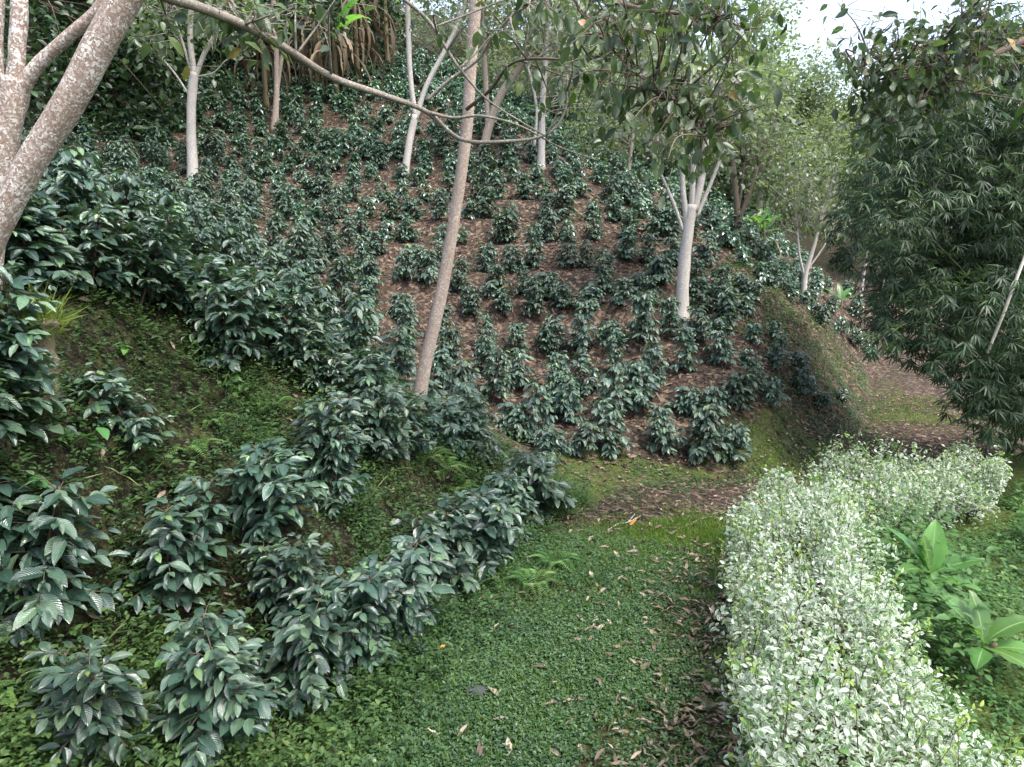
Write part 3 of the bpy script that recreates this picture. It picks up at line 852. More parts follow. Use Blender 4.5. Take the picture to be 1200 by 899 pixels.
def spray(t, base, mains, ends, bark, leaf, size, n=16, r=.012, tpl=T_COFFEE, name='bough', droop=.7):
    """mains: [(world pts, r0, r1)] each a limb; ends: world tips of leafy twigs"""
    S = []
    for P, r0, r1 in mains:
        mb = MB(); mb.add(*tube(P, r0, r1, 8, len(P) * 6, .05))
        link('limb', mb.mesh(name + '_limb', bark, base), t); S.append(spline(P, 30))
    S = np.concatenate(S)
    wood = MB(); fol = MB()
    for e in ends:
        dd = np.linalg.norm(S - e, axis=1); a = S[int(np.argmin(dd + rng.random(len(dd)) * .15))]
        L = np.linalg.norm(e - a)
        P = spline([a, (a + e) / 2 + rng.normal(0, .06, 3) * L + UP * .08 * L, e], 14)
        wood.add(*tube([P[0], P[7], P[13]], r * .8, r * .25, 5, 10))
        k = int(n * rng.uniform(.7, 1.3)); g = 3 + (rng.random(k) ** .7) * 10.9
        pos = P[g.astype(int)] + rng.normal(0, .05, (k, 3))
        # short side twigs carry the leaves
        off = rand_dir(k) * rng.uniform(.02, .20, k)[:, None]
        for q, o_ in zip(pos, off): wood.add(*tube([q, q + o_], .003, .0015, 4, 3))
        d = unit(P[13] - P[0]) * .5 + rand_dir(k) * .75 + np.array([0, 0, -droop])
        fol.leaves(tpl, pos + off, d, UP * .8 + rand_dir(k) * .8, size * rng.uniform(.6, 1.15, k), rng.random(k))
    link('twig', wood.mesh(name + '_twigs', bark, base), t)
    link('foliage', fol.mesh(name + '_leaves', leaf, base), t)


A = at_y
bough = [([A(557, -70, Yc), A(600, -50, 7.4), A(660, -20, 6.6), A(740, 8, 6.2), A(840, 20, 6.0)], .045, .012),
         ([A(547, 128, Yc - .1), A(575, 105, 7.4), A(605, 72, 6.8), A(680, 70, 6.3), A(750, 66, 6.1)], .020, .006),
         ([A(660, -20, 6.6), A(720, 60, 6.1), A(780, 110, 5.9), A(830, 160, 5.8)], .018, .005)]
ends = []
for u, v, k in [(650, 25, 2), (690, 20, 3), (720, 40, 3), (760, 30, 4), (800, 25, 4), (840, 30, 4), (870, 45, 3), (680, 70, 2), (720, 95, 3), (750, 80, 3), (780, 75, 5), (820, 80, 6), (850, 95, 5), (880, 130, 3),
                (740, 130, 3), (775, 120, 4), (805, 130, 3), (835, 140, 3), (865, 155, 3), (790, 160, 2), (820, 175, 3), (845, 185, 2), (800, 55, 4), (860, 70, 4), (630, 55, 1), (700, 120, 1), (890, 160, 1), (885, 20, 3), (905, 60, 1), (760, 5, 4), (820, 0, 4), (700, -5, 3), (870, 0, 3), (650, -5, 2)]:
    for _ in range(k): ends.append(A(u - 12 + rng.normal(0, 36), v + rng.normal(0, 22), rng.uniform(5.0, 7.2)))
spray(tt, bc, bough, ends, M['bark_dark'], M['shade_leaf'], .125, 10)

# left tree: two leaning trunks, fork, long limb reaching over the slope
YL = 4.15
tl, _, bl = tree('shade_tree', 'thick lichened trunk leaning across the upper left corner with a long bare limb', 'tree',
                 [([(-60, 375), (-14, 290), (28, 206), (70, 138), (112, 62), (146, 0), (200, -100), (262, -200)], 29, 32)], M['bark_lichen'], [], M['shade_leaf'], Y=YL, seg=22, flare=.1)
limb_pts = [A(140, -25, YL), A(195, -4, YL + .05), (A(232, 8, YL + .15)), A(290, 32, 4.6), A(340, 60, 4.8), A(390, 91, 5.0), A(450, 112, 5.2), A(500, 131, 5.4), A(540, 163, 5.5), A(590, 166, 5.5), A(640, 158, 5.5), A(662, 130, 5.5), A(665, 88, 5.5)]
limb2 = [A(500, 131, 5.4), A(530, 138, 5.4), A(565, 136, 5.4), A(610, 148, 5.5), A(655, 172, 5.6), A(700, 188, 5.7)]
twigs = [[A(462, -10, 5.2), A(500, 22, 5.2), A(520, 52, 5.2), A(540, 82, 5.2), A(575, 120, 5.3), A(640, 160, 5.4)],
         [A(500, 118, 5.4), A(525, 95, 5.4), A(560, 70, 5.4), A(580, 40, 5.3), A(610, 10, 5.2), A(640, -10, 5.2)],
         [A(505, 33, 5.2), A(545, 18, 5.3), A(590, 0, 5.3)], [A(538, 80, 5.2), A(560, 60, 5.3), A(575, 42, 5.3)]]
lm = [(limb_pts, .034, .006), (limb2, .013, .004)] + [(t_, .014 if i < 2 else .007, .005) for i, t_ in enumerate(twigs)]
ends = []
for u, v, k in [(172, 18, 2), (185, 30, 2), (250, 25, 3), (275, 15, 3), (262, 62, 2), (300, 30, 3), (320, 25, 3), (290, 10, 3), (350, 10, 2), (240, 5, 3), (395, 0, 2), (590, 60, 1), (600, 25, 2), (640, 20, 2), (520, 25, 1), (625, 5, 2), (660, 70, 1), (660, 125, 1), (560, 20, 1)]:
    for _ in range(k): ends.append(A(u + rng.normal(0, 10), v + rng.normal(0, 8), rng.uniform(4.4, 5.4)))
spray(tl, bl, lm, ends, M['bark_grey'], M['shade_leaf'], .12, 4)
tb2, _, _ = tree('shade_tree', 'lichened grey-pink trunk at the left edge forking into two upward stems', 'tree',
                 [([(-25, 330), (-8, 240), (2, 180), (14, 125), (20, 92)], 32, 27), ([(17, 105), (20, 60), (23, 0), (22, -90)], 18, 15), ([(18, 118), (40, 82), (70, 52), (105, 22), (122, 0), (150, -60)], 15, 11), ([(10, 150), (-2, 80), (0, 0), (2, -80)], 11, 9)],
                 M['bark_lichen'], [], M['shade_leaf'], Y=4.6, seg=18, flare=.1)
tree('shade_tree', 'slim spotted grey trunk standing between the two thick left trunks', 'tree',
     [([(0, 300), (5, 230), (10, 170), (14, 120), (16, 40), (18, -60)], 9, 7)], M['bark_grey'], [], M['shade_leaf'], Y=5.4)

# tree outside the right edge whose limb reaches in
to, _, bo = tree('shade_tree', 'dark leafy limb reaching in from the right edge against the white sky', 'tree', [([(1420, 700), (1400, 400), (1385, 200), (1370, -40), (1360, -300)], 40, 26)], M['bark_grey'], [], M['shade_leaf'], Y=6.2)
ends = []
for u, v, k in [(1000, 75, 2), (1020, 62, 4), (1050, 45, 3), (1075, 25, 3), (1100, 55, 6), (1125, 15, 3), (1060, 85, 5), (1015, 95, 3), (1150, 35, 6), (1180, 12, 4), (1040, 125, 3), (1085, 120, 4), (1110, 95, 5), (1160, 75, 6), (1190, 40, 5), (1130, 60, 6), (985, 20, 1), (1070, 70, 4), (1195, 90, 4), (1140, 110, 3), (1000, 110, 2)]:
    for _ in range(k): ends.append(A(u + rng.normal(0, 22), v + rng.normal(0, 15), rng.uniform(5.2, 6.8)))
spray(to, bo, [([A(1372, -10, 6.2), A(1260, 25, 6.1), A(1195, 50, 6.0), A(1130, 84, 6.0), A(1085, 112, 5.9), A(1030, 150, 5.9)], .05, .008), ([A(1195, 50, 6.0), A(1130, 40, 6.1), A(1050, 65, 6.1), A(1005, 80, 6.0)], .016, .004), ([A(1130, 84, 6.), A(1060, 84, 6.), A(1000, 108, 6.)], .012, .004)],
      ends, M['bark_dark'], M['shade_leaf'], .10, 17)

# ------------------------------------------------------------------ trees behind
def far_tree(label, u, v, Y, r, mat, n=46, size=.16, per=40, group='trees on the far slope', lobes=3, bark='bark_grey'):
    c = A(u, v, Y)
    bx, by = c[0] + rng.normal(0, .3), Y + .3
    base = np.array([bx, by, float(h(np.array([bx]), np.array([by]))[0])])
    t = thing('background_tree', label, 'tree', base, group)
    mb = MB()
    mb.add(*tube([base - UP * .2, (base + c) / 2 + rng.normal(0, .15, 3), c], .16, .06, 8, 12))
    link('trunk', mb.mesh('background_trunk', M[bark], base), t)
    fol = MB(); wood = MB()
    for k in range(lobes):
        cc = c + rng.normal(0, .45, 3) * r * (k > 0)
        rr = r * (1 if k == 0 else rng.uniform(.5, .8))
        m = int(n / (1 if k == 0 else 2))
        cen = cc + rand_dir(m) * (rng.random(m) ** .4)[:, None] * rr
        for q in cen[::2]: wood.add(*tube([c - UP * r * .5, (c + q) / 2 + rng.normal(0, .1, 3), q], .03, .008, 4, 6))
        leaf_cloud(fol, cen, per, .36, size, T_SMALL)
    link('limb', wood.mesh('background_limbs', M[bark], base), t)
    link('crown', fol.mesh('background_crown', M[mat], base), t)


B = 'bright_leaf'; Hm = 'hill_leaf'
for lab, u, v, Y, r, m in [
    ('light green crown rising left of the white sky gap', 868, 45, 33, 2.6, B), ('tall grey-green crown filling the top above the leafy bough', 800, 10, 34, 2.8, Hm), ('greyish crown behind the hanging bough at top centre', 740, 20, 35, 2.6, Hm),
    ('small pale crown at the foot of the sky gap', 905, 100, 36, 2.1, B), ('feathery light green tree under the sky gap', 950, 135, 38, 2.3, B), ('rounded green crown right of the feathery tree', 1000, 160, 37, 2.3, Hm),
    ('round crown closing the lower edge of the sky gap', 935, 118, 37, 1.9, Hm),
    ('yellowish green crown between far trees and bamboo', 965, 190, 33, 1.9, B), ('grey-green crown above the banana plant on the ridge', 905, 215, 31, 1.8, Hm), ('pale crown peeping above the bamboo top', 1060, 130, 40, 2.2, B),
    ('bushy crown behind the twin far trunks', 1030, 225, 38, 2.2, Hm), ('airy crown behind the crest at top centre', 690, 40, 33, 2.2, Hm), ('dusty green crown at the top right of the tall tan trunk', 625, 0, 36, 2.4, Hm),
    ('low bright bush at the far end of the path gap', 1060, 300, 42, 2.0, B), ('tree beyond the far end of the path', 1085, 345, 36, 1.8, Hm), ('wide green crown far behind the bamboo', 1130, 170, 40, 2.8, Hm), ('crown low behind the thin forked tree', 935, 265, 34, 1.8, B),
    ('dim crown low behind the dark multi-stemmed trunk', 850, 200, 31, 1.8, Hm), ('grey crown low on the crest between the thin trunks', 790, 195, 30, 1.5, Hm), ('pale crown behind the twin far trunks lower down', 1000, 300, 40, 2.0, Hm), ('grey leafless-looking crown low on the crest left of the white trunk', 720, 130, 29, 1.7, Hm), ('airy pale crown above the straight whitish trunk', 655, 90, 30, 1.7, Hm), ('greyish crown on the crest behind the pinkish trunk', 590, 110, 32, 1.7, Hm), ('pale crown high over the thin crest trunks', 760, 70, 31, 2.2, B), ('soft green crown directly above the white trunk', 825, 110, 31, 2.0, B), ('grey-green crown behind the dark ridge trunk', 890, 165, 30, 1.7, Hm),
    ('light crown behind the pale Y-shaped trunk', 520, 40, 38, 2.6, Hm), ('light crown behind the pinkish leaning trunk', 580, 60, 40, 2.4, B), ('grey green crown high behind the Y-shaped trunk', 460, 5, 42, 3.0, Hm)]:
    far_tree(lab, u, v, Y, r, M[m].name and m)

FG = 'dark trees at the forest edge'
for lab, u, v, up_, r in [
    ('dark forest tree at the far left edge behind the lichened trunks', -30, 150, 2.0, 2.3), ('dark forest tree seen between the two lichened trunks', 55, 140, 1.6, 2.2), ('dark low foliage just left of the short trunk', 100, 118, 2.2, 2.2),
    ('dark forest tree right of the short pale trunk', 165, 98, 2.2, 2.2), ('dark forest tree behind the forked trunk', 225, 92, 2.0, 2.2), ('dark hollow-looking forest tree left of the twin trunk', 285, 96, 2.0, 2.2),
    ('dark forest tree behind the brown hanging leaves', 350, 90, 2.4, 2.2), ('dark forest tree right of the hanging dead leaves', 405, 78, 2.4, 2.2)]:
    p = hit(u, v)
    if p is None: continue
    (uu, vv), _ = project(p + UP * up_ + np.array([0, 1.0, 0]))
    far_tree(lab, uu, vv, p[1] + 1.6, r, 'forest_leaf', n=60, size=.2, per=44, group=FG, bark='bark_dark')
    (uu, vv), _ = project(p + UP * (up_ + 2.8) + np.array([0, 2.5, 0]))
    far_tree(lab.replace('dark', 'taller dark', 1) + ', upper canopy', uu, vv, p[1] + 3.4, r * 1.25, 'forest_leaf', n=60, size=.24, per=40, group=FG, bark='bark_dark')

# ------------------------------------------------------------------ banana plants
def banana_leaf(p, az, elev, L, wd, curve, n=12, tear=.0):
    """a long blade on an arching midrib"""
    ts = np.linspace(0, 1, n + 1); V = []; UV = []
    o = np.array([math.cos(az), math.sin(az), 0]); side = np.array([-math.sin(az), math.cos(az), 0])
    c = np.array(p, float); e = elev; step = L / n
    for i, t in enumerate(ts):
        w = wd * (math.sin(PI * min(1, max(0, (t - .12) / .88)) ** .8) ** .85 if t > .12 else .05) * .5 + .006
        dirv = o * math.cos(e) + UP * math.sin(e); nrm = -o * math.sin(e) + UP * math.cos(e)
        for s in (-1, -.5, 0, .5, 1):
            ww = w * (1 + rng.normal(0, .05 + tear) * (abs(s) == 1))
            V.append(c + side * s * ww + nrm * (abs(s) * ww * .35 - abs(s) ** 2 * ww * .15 + rng.normal(0, .006) * abs(s))); UV.append((s * .5 + .5, t))
        c = c + dirv * step; e -= curve / n * (0.4 + 1.2 * t)
    Fc = [(i * 5 + j, i * 5 + j + 1, (i + 1) * 5 + j + 1, (i + 1) * 5 + j) for i in range(n) for j in range(4)]
    return np.array(V), np.array(Fc), np.array(UV)


def banana(label, base, hgt, leaves, dead=0, stem_r=.05, L=.9, wd=.24, dead_len=1.2, cat='banana plant', name='banana_plant'):
    t = thing(name, label, cat, base)
    mb = MB(); mb.add(*tube([(0, 0, -.1), (rng.normal(0, .02), rng.normal(0, .02), hgt * .5), (rng.normal(0, .04), rng.normal(0, .04), hgt)], stem_r, stem_r * .5, 10, 12))
    link('stem', mb.mesh('banana_stem', M['banana_stem']), t)
    for (az, el, l, cv) in leaves:
        mb = MB(); V, Fc, UV = banana_leaf((0, 0, hgt * rng.uniform(.8, 1.0)), az, el, l * L, wd * l, cv)
        mb.add(V, Fc, UV, rng.random()); link('leaf', mb.mesh('banana_leaf', M['banana']), t)
    for k in range(dead):
        a = rng.uniform(0, 2 * PI)
        mb = MB(); V, Fc, UV = banana_leaf((math.cos(a) * stem_r * 2, math.sin(a) * stem_r * 2, hgt * rng.uniform(.6, 1.0)), a, rng.uniform(-1.2, .1), dead_len * rng.uniform(.7, 1.2), rng.uniform(.05, .13), 1.5, tear=.25)
        mb.add(V, Fc, UV, rng.random()); link('dead_leaf', mb.mesh('dead_banana_leaf', M['dead_banana']), t)
    return t


d2 = math.radians
banana('young banana plant with bright upright leaves right of the variegated hedge', hit(1083, 725), .42, [(d2(60), 1.25, .62, .5), (d2(150), 1.0, .60, .6), (d2(8), .35, .62, .5), (d2(120), 1.35, .42, .3), (d2(330), .1, .5, .6), (d2(250), .3, .4, .9), (d2(200), .5, .5, 1.2)], L=.82, wd=.30, stem_r=.03)
banana('small banana sprout with drooping leaves in the lower right corner', hit(1146, 800), .34, [(d2(100), 1.25, .55, .6), (d2(10), .6, .65, .9), (d2(350), .2, .6, .8), (d2(170), 1.0, .55, 1.0), (d2(230), .3, .5, .9), (d2(300), .2, .6, .9), (d2(130), .9, .7, .9)], L=.70, wd=.27, stem_r=.03)
banana('bright banana plant on the ridge behind the white trunk', hit(893, 303), .9, [(d2(95), 1.2, .9, .6), (d2(160), .9, 1.0, 1.0), (d2(25), .9, 1.0, 1.0), (d2(210), .9, .9, 1.0), (d2(335), .3, 1.0, 1.0), (d2(60), 1.3, .9, .5), (d2(270), .8, .8, 1.0)], dead=3, L=1.05, wd=.34, stem_r=.07)
for lab, u, v, hg, nl, ndead in [('banana plant with a thick skirt of brown dead leaves behind the twin trunk', 312, 128, 3.0, 4, 40), ('banana plant with straw-coloured dead leaves right of the twin trunk', 372, 112, 3.0, 4, 38),
                             ('tall banana plant draped in dead leaves near the bright green leaves', 420, 105, 3.2, 6, 40), ('leafy green banana plant at the top left of the Y-shaped trunk', 455, 92, 3.6, 9, 6), ('banana plant with hanging dry leaves midway along the forest edge', 395, 118, 2.4, 3, 30)]:
    b_ = hit(u, v)
    banana(lab, b_, hg, [(rng.uniform(0, 2 * PI), rng.uniform(.2, 1.2), rng.uniform(.8, 1.1), rng.uniform(.8, 1.6)) for _ in range(nl)], dead=ndead, L=1.9, wd=.42, stem_r=.11, dead_len=2.0)
banana('low bright leafy plant beside the coffee below the twin far trunks', hit(985, 360), .2, [(d2(90), 1.2, .7, .6), (d2(40), .8, .8, .8), (d2(140), .8, .8, .8), (d2(0), .5, .7, .8), (d2(200), .6, .7, .8)], L=1.0, wd=.26, stem_r=.04)

# ------------------------------------------------------------------ bamboo
def bamboo(label, base, lobes, Y0, n_per=150, size=.19, back=True, seedY=1.1):
    t = thing('bamboo_clump', label, 'bamboo', base)
    fol = MB()
    for i, (u, v, r) in enumerate(lobes):
        Yl = Y0 + rng.uniform(-seedY, seedY)
        c = A(u, v, Yl); rw = r * Yl / F
        cb = MB()
        m = (base + c) / 2 + UP * rng.uniform(.5, 1.3) + rng.normal(0, .2, 3)
        cb.add(*tube([base + rng.normal(0, .3, 3) * np.array([1, 1, 0]) - UP * .1, base * .7 + c * .3 + UP * .9, m * .4 + c * .6 + UP * .35, c], .022, .006, 6, 18, .02))
        link('culm', cb.mesh('bamboo_culm', M['culm'], base), t)
        for layer in range(2 if back else 1):
            n = int(n_per * (rw / .65) ** 2 * (1 if layer == 0 else .7))
            q = c + rand_dir(n) * (rng.random(n) ** .33)[:, None] * rw * np.array([1.1, 1.0, 1.0]) * rng.uniform(.85, 1.25, (n, 1)) + (np.array([.4, 1.2, 0]) if layer else 0)
            out = unit(q - c) * .6 + rand_dir(n) * .5 + np.array([-.12, -.25, -.35])
            # every node a fan of narrow leaves
            for k in range(7):
                a = (k - 3) / 3 * 1.15 + rng.normal(0, .12, n)
                o_ = unit(out); sd = unit(np.cross(o_, UP + .4 * rand_dir(n)))
                d = o_ * np.cos(a)[:, None] + sd * np.sin(a)[:, None] + np.array([0, 0, -.15])
                nn = np.cross(sd, o_); nn = nn * np.sign(nn[:, 2:3] + 1e-6)
                fol.leaves(T_BAMBOO, q + d * .01, d, nn + rand_dir(n) * .35, size * rng.uniform(.6, 1.15, n), np.clip(rng.random(n) * .9, 0, 1))
    link('foliage', fol.mesh('bamboo_foliage', M['bamboo'], base), t)
    return t


bb = np.array([9.3, 11.6, 0]); bb[2] = float(h(bb[:1], bb[1:2])[0])
bamboo('huge dark bamboo clump overhanging the path at the right edge', bb,
       [(1120, 82, 42), (1172, 66, 48), (1222, 50, 55), (1062, 128, 36), (1250, 130, 60), (1045, 190, 40), (1085, 150, 45), (1130, 125, 50), (1185, 120, 55), (1045, 250, 38), (1100, 215, 55), (1160, 195, 60), (1215, 190, 60), (1065, 310, 45), (1110, 290, 55), (1170, 275, 65), (1230, 270, 65), (1055, 372, 36), (1032, 398, 20), (1090, 365, 48), (1140, 370, 58), (1200, 360, 60),
        (1128, 425, 36), (1170, 440, 50), (1215, 450, 55), (1165, 485, 32), (1205, 500, 36), (1250, 400, 70), (1250, 480, 60), (1150, 320, 50), (1075, 410, 26), (1120, 180, 40), (1200, 240, 50), (1185, 320, 50), (1190, 410, 50)], 10.3)
b2 = np.array([11.5, 15.6, 0]); b2[2] = float(h(b2[:1], b2[1:2])[0])
bamboo('farther hanging bamboo plumes left of the huge bamboo clump', b2, [(1000, 250, 26), (990, 285, 20), (1012, 222, 26), (985, 305, 12), (1030, 285, 22), (1050, 320, 16), (1030, 160, 34), (1060, 120, 30)], 14.0, n_per=190, size=.2, back=False, seedY=.5)
pole = thing('bamboo_pole', 'thin pale pole slanting in front of the dark bamboo', 'pole', A(1157, 414, 9.0))
mb = MB(); mb.add(*tube([A(1157, 414, 9.0), A(1178, 362, 9.0), A(1199, 306, 9.05), A(1235, 215, 9.2), A(1270, 120, 9.6)], .018, .022, 8, 20, .03)); link('culm', mb.mesh('pale_pole', M['culm_pale'], np.array(pole.location)), pole)

# ------------------------------------------------------------------ variegated hedge
def hedge(label, line, width, hgt, dens, leaf, shoots, green=0.0, wob=.22, ends=(1, 1), narrow=0.0):
    P = spline([(x, y, 0) for x, y in line], 60)
    L = np.concatenate([[0], np.cumsum(np.linalg.norm(np.diff(P, axis=0), axis=1))])
    base = P[30].copy(); base[2] = float(h(base[:1], base[1:2])[0])
    t = thing('variegated_hedge', label, 'hedge', base)

    def place(n, shell):
        s = rng.random(n) * L[-1]
        cx = np.interp(s, L, P[:, 0]); cy = np.interp(s, L, P[:, 1])
        tx = np.interp(s + .05, L, P[:, 0]) - np.interp(s - .05, L, P[:, 0]); ty = np.interp(s + .05, L, P[:, 1]) - np.interp(s - .05, L, P[:, 1])
        tl_ = np.hypot(tx, ty); nx_, ny_ = -ty / tl_, tx / tl_
        a = rng.uniform(-.30, PI + .30, n)
        ca, sa = np.cos(a), np.sin(a)
        pw = .78
        X = np.sign(ca) * np.abs(ca) ** pw; Z = np.where(sa > 0, np.abs(sa) ** pw, 0)
        low = np.where(sa < 0, rng.random(n), 0)
        bump = 1 + wob * 1.4 * (fbm(s * 1.5 + X * .8, Z * 2 + 3 + X, 2) - .5) * 2 + wob * .9 * (fbm(s * 5 + X * 2.5, Z * 5 + 13 + X, 2) - .5) * 2
        taper = 1 - .25 * np.exp(-s / .35) * ends[0] - .25 * np.exp(-(L[-1] - s) / .35) * ends[1]
        k = shell * bump * taper
        k = k * (1 - .20 * sstep(.50, .64, fbm(s * 6.5 + 40, a * 3.2 + X, 3)))
        w = width * .5 * X * k * (1.04 - narrow * s / L[-1]); z = np.where(sa < 0, .12 + .5 * low, .55 + (1 - .55) * Z) * hgt * np.where(sa < 0, 1, k)
        x = cx + nx_ * w; y = cy + ny_ * w
        g = h(x, y)
        nrm = np.stack([nx_ * X, ny_ * X, np.maximum(Z * 1.1, .12)], -1)
        return np.stack([x, y, g + z], -1), unit(nrm), s, cx, cy
    n = int(dens * L[-1])
    fol = MB()
    sh = 1.03 - np.abs(rng.normal(0, .19, n)) + (rng.random(n) < .10) * rng.uniform(0, .10, n)
    sh = np.where(rng.random(n) < .3, rng.uniform(.55, .9, n), sh)
    pos, nr, s, *_ = place(n, sh)
    d = nr * rng.uniform(.0, .8, n)[:, None] + rand_dir(n) * .85 + UP * .15
    fol.leaves(T_HEDGE, pos, d, nr * .7 + UP * .6 + rand_dir(n) * .6, leaf * rng.uniform(.55, 1.25, n), np.clip(rng.random(n) * .9 + green * rng.random(n), 0, 1))
    link('foliage', fol.mesh('hedge_foliage', M['hedge'], base), t)
    # fresh green shoots standing out
    k = int(shoots * L[-1]); pos, nr, *_ = place(k, np.full(k, 1.03))
    sp = MB()
    tw = MB()
    for q, m_ in zip(pos, nr):
        ax = unit(m_ * .5 + UP + rng.normal(0, .3, 3)); ln = rng.uniform(.05, .13)
        tw.add(*tube([q - ax * .12, q + ax * ln], .0025, .0015, 4, 3))
        e = 5
        f_ = np.linspace(.2, 1, e); dd = rand_dir(e) + ax * .7
        sp.leaves(T_HEDGE, q + ax * ln * f_[:, None], dd, ax + rand_dir(e) * .4, leaf * rng.uniform(.6, 1.0, e), rng.random(e))
    tag(link('new_growth', sp.mesh('hedge_shoots', M['hedge_shoot'], base), t), kind='stuff')
    kg = int(dens * L[-1] * (.05 + green * .4)); pos, nr, *_ = place(kg, 1.02 - np.abs(rng.normal(0, .1, kg)))
    gl = MB(); gl.leaves(T_HEDGE, pos, nr * .5 + rand_dir(kg) * .9, nr + UP * .5 + rand_dir(kg) * .5, leaf * rng.uniform(.7, 1.3, kg), rng.random(kg))
    link('green_leaves', gl.mesh('hedge_green_leaves', M['hedge_green'], base), t)
    # stems
    k = int(26 * L[-1]); pos, nr, s, cx, cy = place(k, rng.uniform(.7, .98, k))
    for q, x, y in zip(pos, cx, cy):
        fx = x * .7 + q[0] * .3 + rng.normal(0, .05); fy = y * .7 + q[1] * .3 + rng.normal(0, .05)
        f_ = np.array([fx, fy, float(h(np.array([fx]), np.array([fy]))[0]) - .03])
        tw.add(*tube([f_, f_ * .5 + q * .5 + rng.normal(0, .03, 3) + UP * .06, q], .007, .003, 5, 6))
    link('branches', tw.mesh('hedge_branches', M['stem'], base), t)
    return t


hedge('long pale variegated hedge beside the path in the lower right', HEDGE, 1.2, .93, 7200, .040, 60, narrow=.26)
hedge('greener looser stretch of variegated hedge curving right with bare stems below', HEDGE2, .95, .84, 4200, .048, 30, green=.14, wob=.28)
hedge('whitest bushy end of the hedge beneath the dark bamboo', HEDGE3, 1.0, .98, 6000, .048, 24, wob=.3, narrow=.35)

# ------------------------------------------------------------------ ground cover (uncountable)
def region(n, x0, x1, y0, y1, dens):
    x = rng.uniform(x0, x1, n); y = rng.uniform(y0, y1, n)
    k = rng.random(n) < dens(x, y)
    x, y = x[k], y[k]
    return x, y, h(x, y)


def pathd(x, y): return seg_dist(x, y, PATH)


def side(x, y):
    d, s = pathd(x, y); return np.where(s > 0, d, -d), d


def sprigs(x, y, z, n_leaf, hgt, size, tpl, spread=.06, up=1.0):
    N = len(x); r = np.repeat(np.arange(N), n_leaf); k = len(r)
    f = np.tile(np.linspace(.15, 1, n_leaf), N)
    hh = (hgt * rng.uniform(.4, 1.3, N))[r]
    lean = rng.normal(0, spread, (N, 2))[r]
    nr = normal_at(x, y)[r]
    pos = np.stack([x[r] + lean[:, 0] * f, y[r] + lean[:, 1] * f, z[r] + hh * f * .9], -1) + nr * (hh * f * .35)[:, None]
    a = rng.uniform(0, 2 * PI, k)
    d = np.stack([np.cos(a), np.sin(a), rng.uniform(-.3, .5, k)], -1) + nr * .2
    sz = (size * rng.uniform(.7, 1.35, N))[r] * rng.uniform(.7, 1.2, k)
    big_ = np.clip((fbm(x * .9 + 31, y * .9 + 17, 4) - .5) * 2.2 + .5, 0, 1)[r]
    rnd = np.clip(rng.random(N)[r] * .42 + rng.random(k) * .30 + big_ * .30, 0, 1)
    return tpl, pos, d, UP * .8 + nr * .3 + rand_dir(k) * .35, sz, rnd


def dens_path(x, y):
    d, s = pathd(x, y)
    base = sstep(1.45, 1.05, d) * sstep(7.3, 6.7, y + .25 * x)
    sgn = np.where(s > 0, 1, -1) * d            # + left, - right
    right = sstep(-.45, -.95, sgn)              # littered strip by the hedge
    nz = fbm(x * 1.6 + 4, y * 1.6, 4)
    patch = sstep(.40, .52, nz + .10 - .26 * right)
    gr = sum(blob(x, y, p, .5) for p in PB[:3])
    return base * (.25 + .75 * patch) * (1 - .5 * right) * np.clip(1 - .6 * gr, .4, 1)


x, y, z = region(105000, -2.2, 2.6, 2.4, 7.6, dens_path)
mb = MB(); mb.leaves(*sprigs(x, y, z, 4, .04, .025, T_TINY, .03))
print('path leaves', len(x) * 4)
x, y, z = region(7000, -2.0, 1.2, 2.4, 7.6, lambda x, y: dens_path(x, y) * sstep(.35, 1.0, np.where(pathd(x, y)[1] > 0, pathd(x, y)[0], 0)))
mb.leaves(*sprigs(x, y, z, 7, .11, .032, T_TINY, .06))
tag(link('ground_cover', mb.mesh('ground_cover', M['cover'])), 'low dark green small-leaved ground cover carpeting the near path', 'ground cover', kind='stuff')


def dens_bank(x, y):
    d, s = pathd(x, y)
    m = (s > 0) * sstep(.75, 1.15, d) * sstep(8.9, 8.0, y + .30 * x) * (x < .9) * sstep(9.5, 7.5, y - .5 * x * 0)
    nz = fbm(x * 1.2 + 9, y * 1.2, 4)
    return m * (.22 + .78 * sstep(.28, .48, nz)) * sstep(-5.2, -4.2, x)


scar = [hit(232, 480), hit(238, 462)]
x, y, z = region(90000, -5.5, 1, 1.8, 9, lambda x, y: dens_bank(x, y) * (.25 + .75 * sstep(.40, .58, fbm(x * 4.5, y * 4.5 + 50, 3))) * np.clip(1 - 1.5 * sum(blob(x, y, p, .2) for p in scar), 0, 1))
print('bank sprigs', len(x))
mb = MB(); hv = fbm(x * 3 + 70, y * 3, 3)
for lo_, hi_, hg_, sz_, tp_ in ((-1, .42, .05, .020, T_TINY), (.42, .55, .09, .027, T_TINY), (.55, .62, .14, .036, T_NARROW), (.62, 2, .20, .034, T_TINY)):
    m_ = (hv > lo_) & (hv <= hi_); mb.leaves(*sprigs(x[m_], y[m_], z[m_], 6, hg_, sz_, tp_, .08))
x, y, z = region(8500, -5.5, 1, 1.8, 9, lambda x, y: dens_bank(x, y))
mb.leaves(*sprigs(x, y, z, 8, .18, .045, T_SMALL, .10))
# fine grassy threads
x, y, z = region(9000, -5.5, 1, 1.8, 9, lambda x, y: dens_bank(x, y) * sstep(.5, .62, fbm(x * 2, y * 2 + 7, 3)))
k = len(x); d = normal_at(x, y) + rand_dir(k) * .6
mb.leaves(T_BLADE, np.stack([x, y, z], -1), d, rand_dir(k), rng.uniform(.08, .22, k), rng.uniform(.5, 1, k))
tag(link('bank_weeds', mb.mesh('bank_weeds', M['weed'])), 'tangled yellowish green weeds covering the near earth bank', 'weeds', kind='stuff')

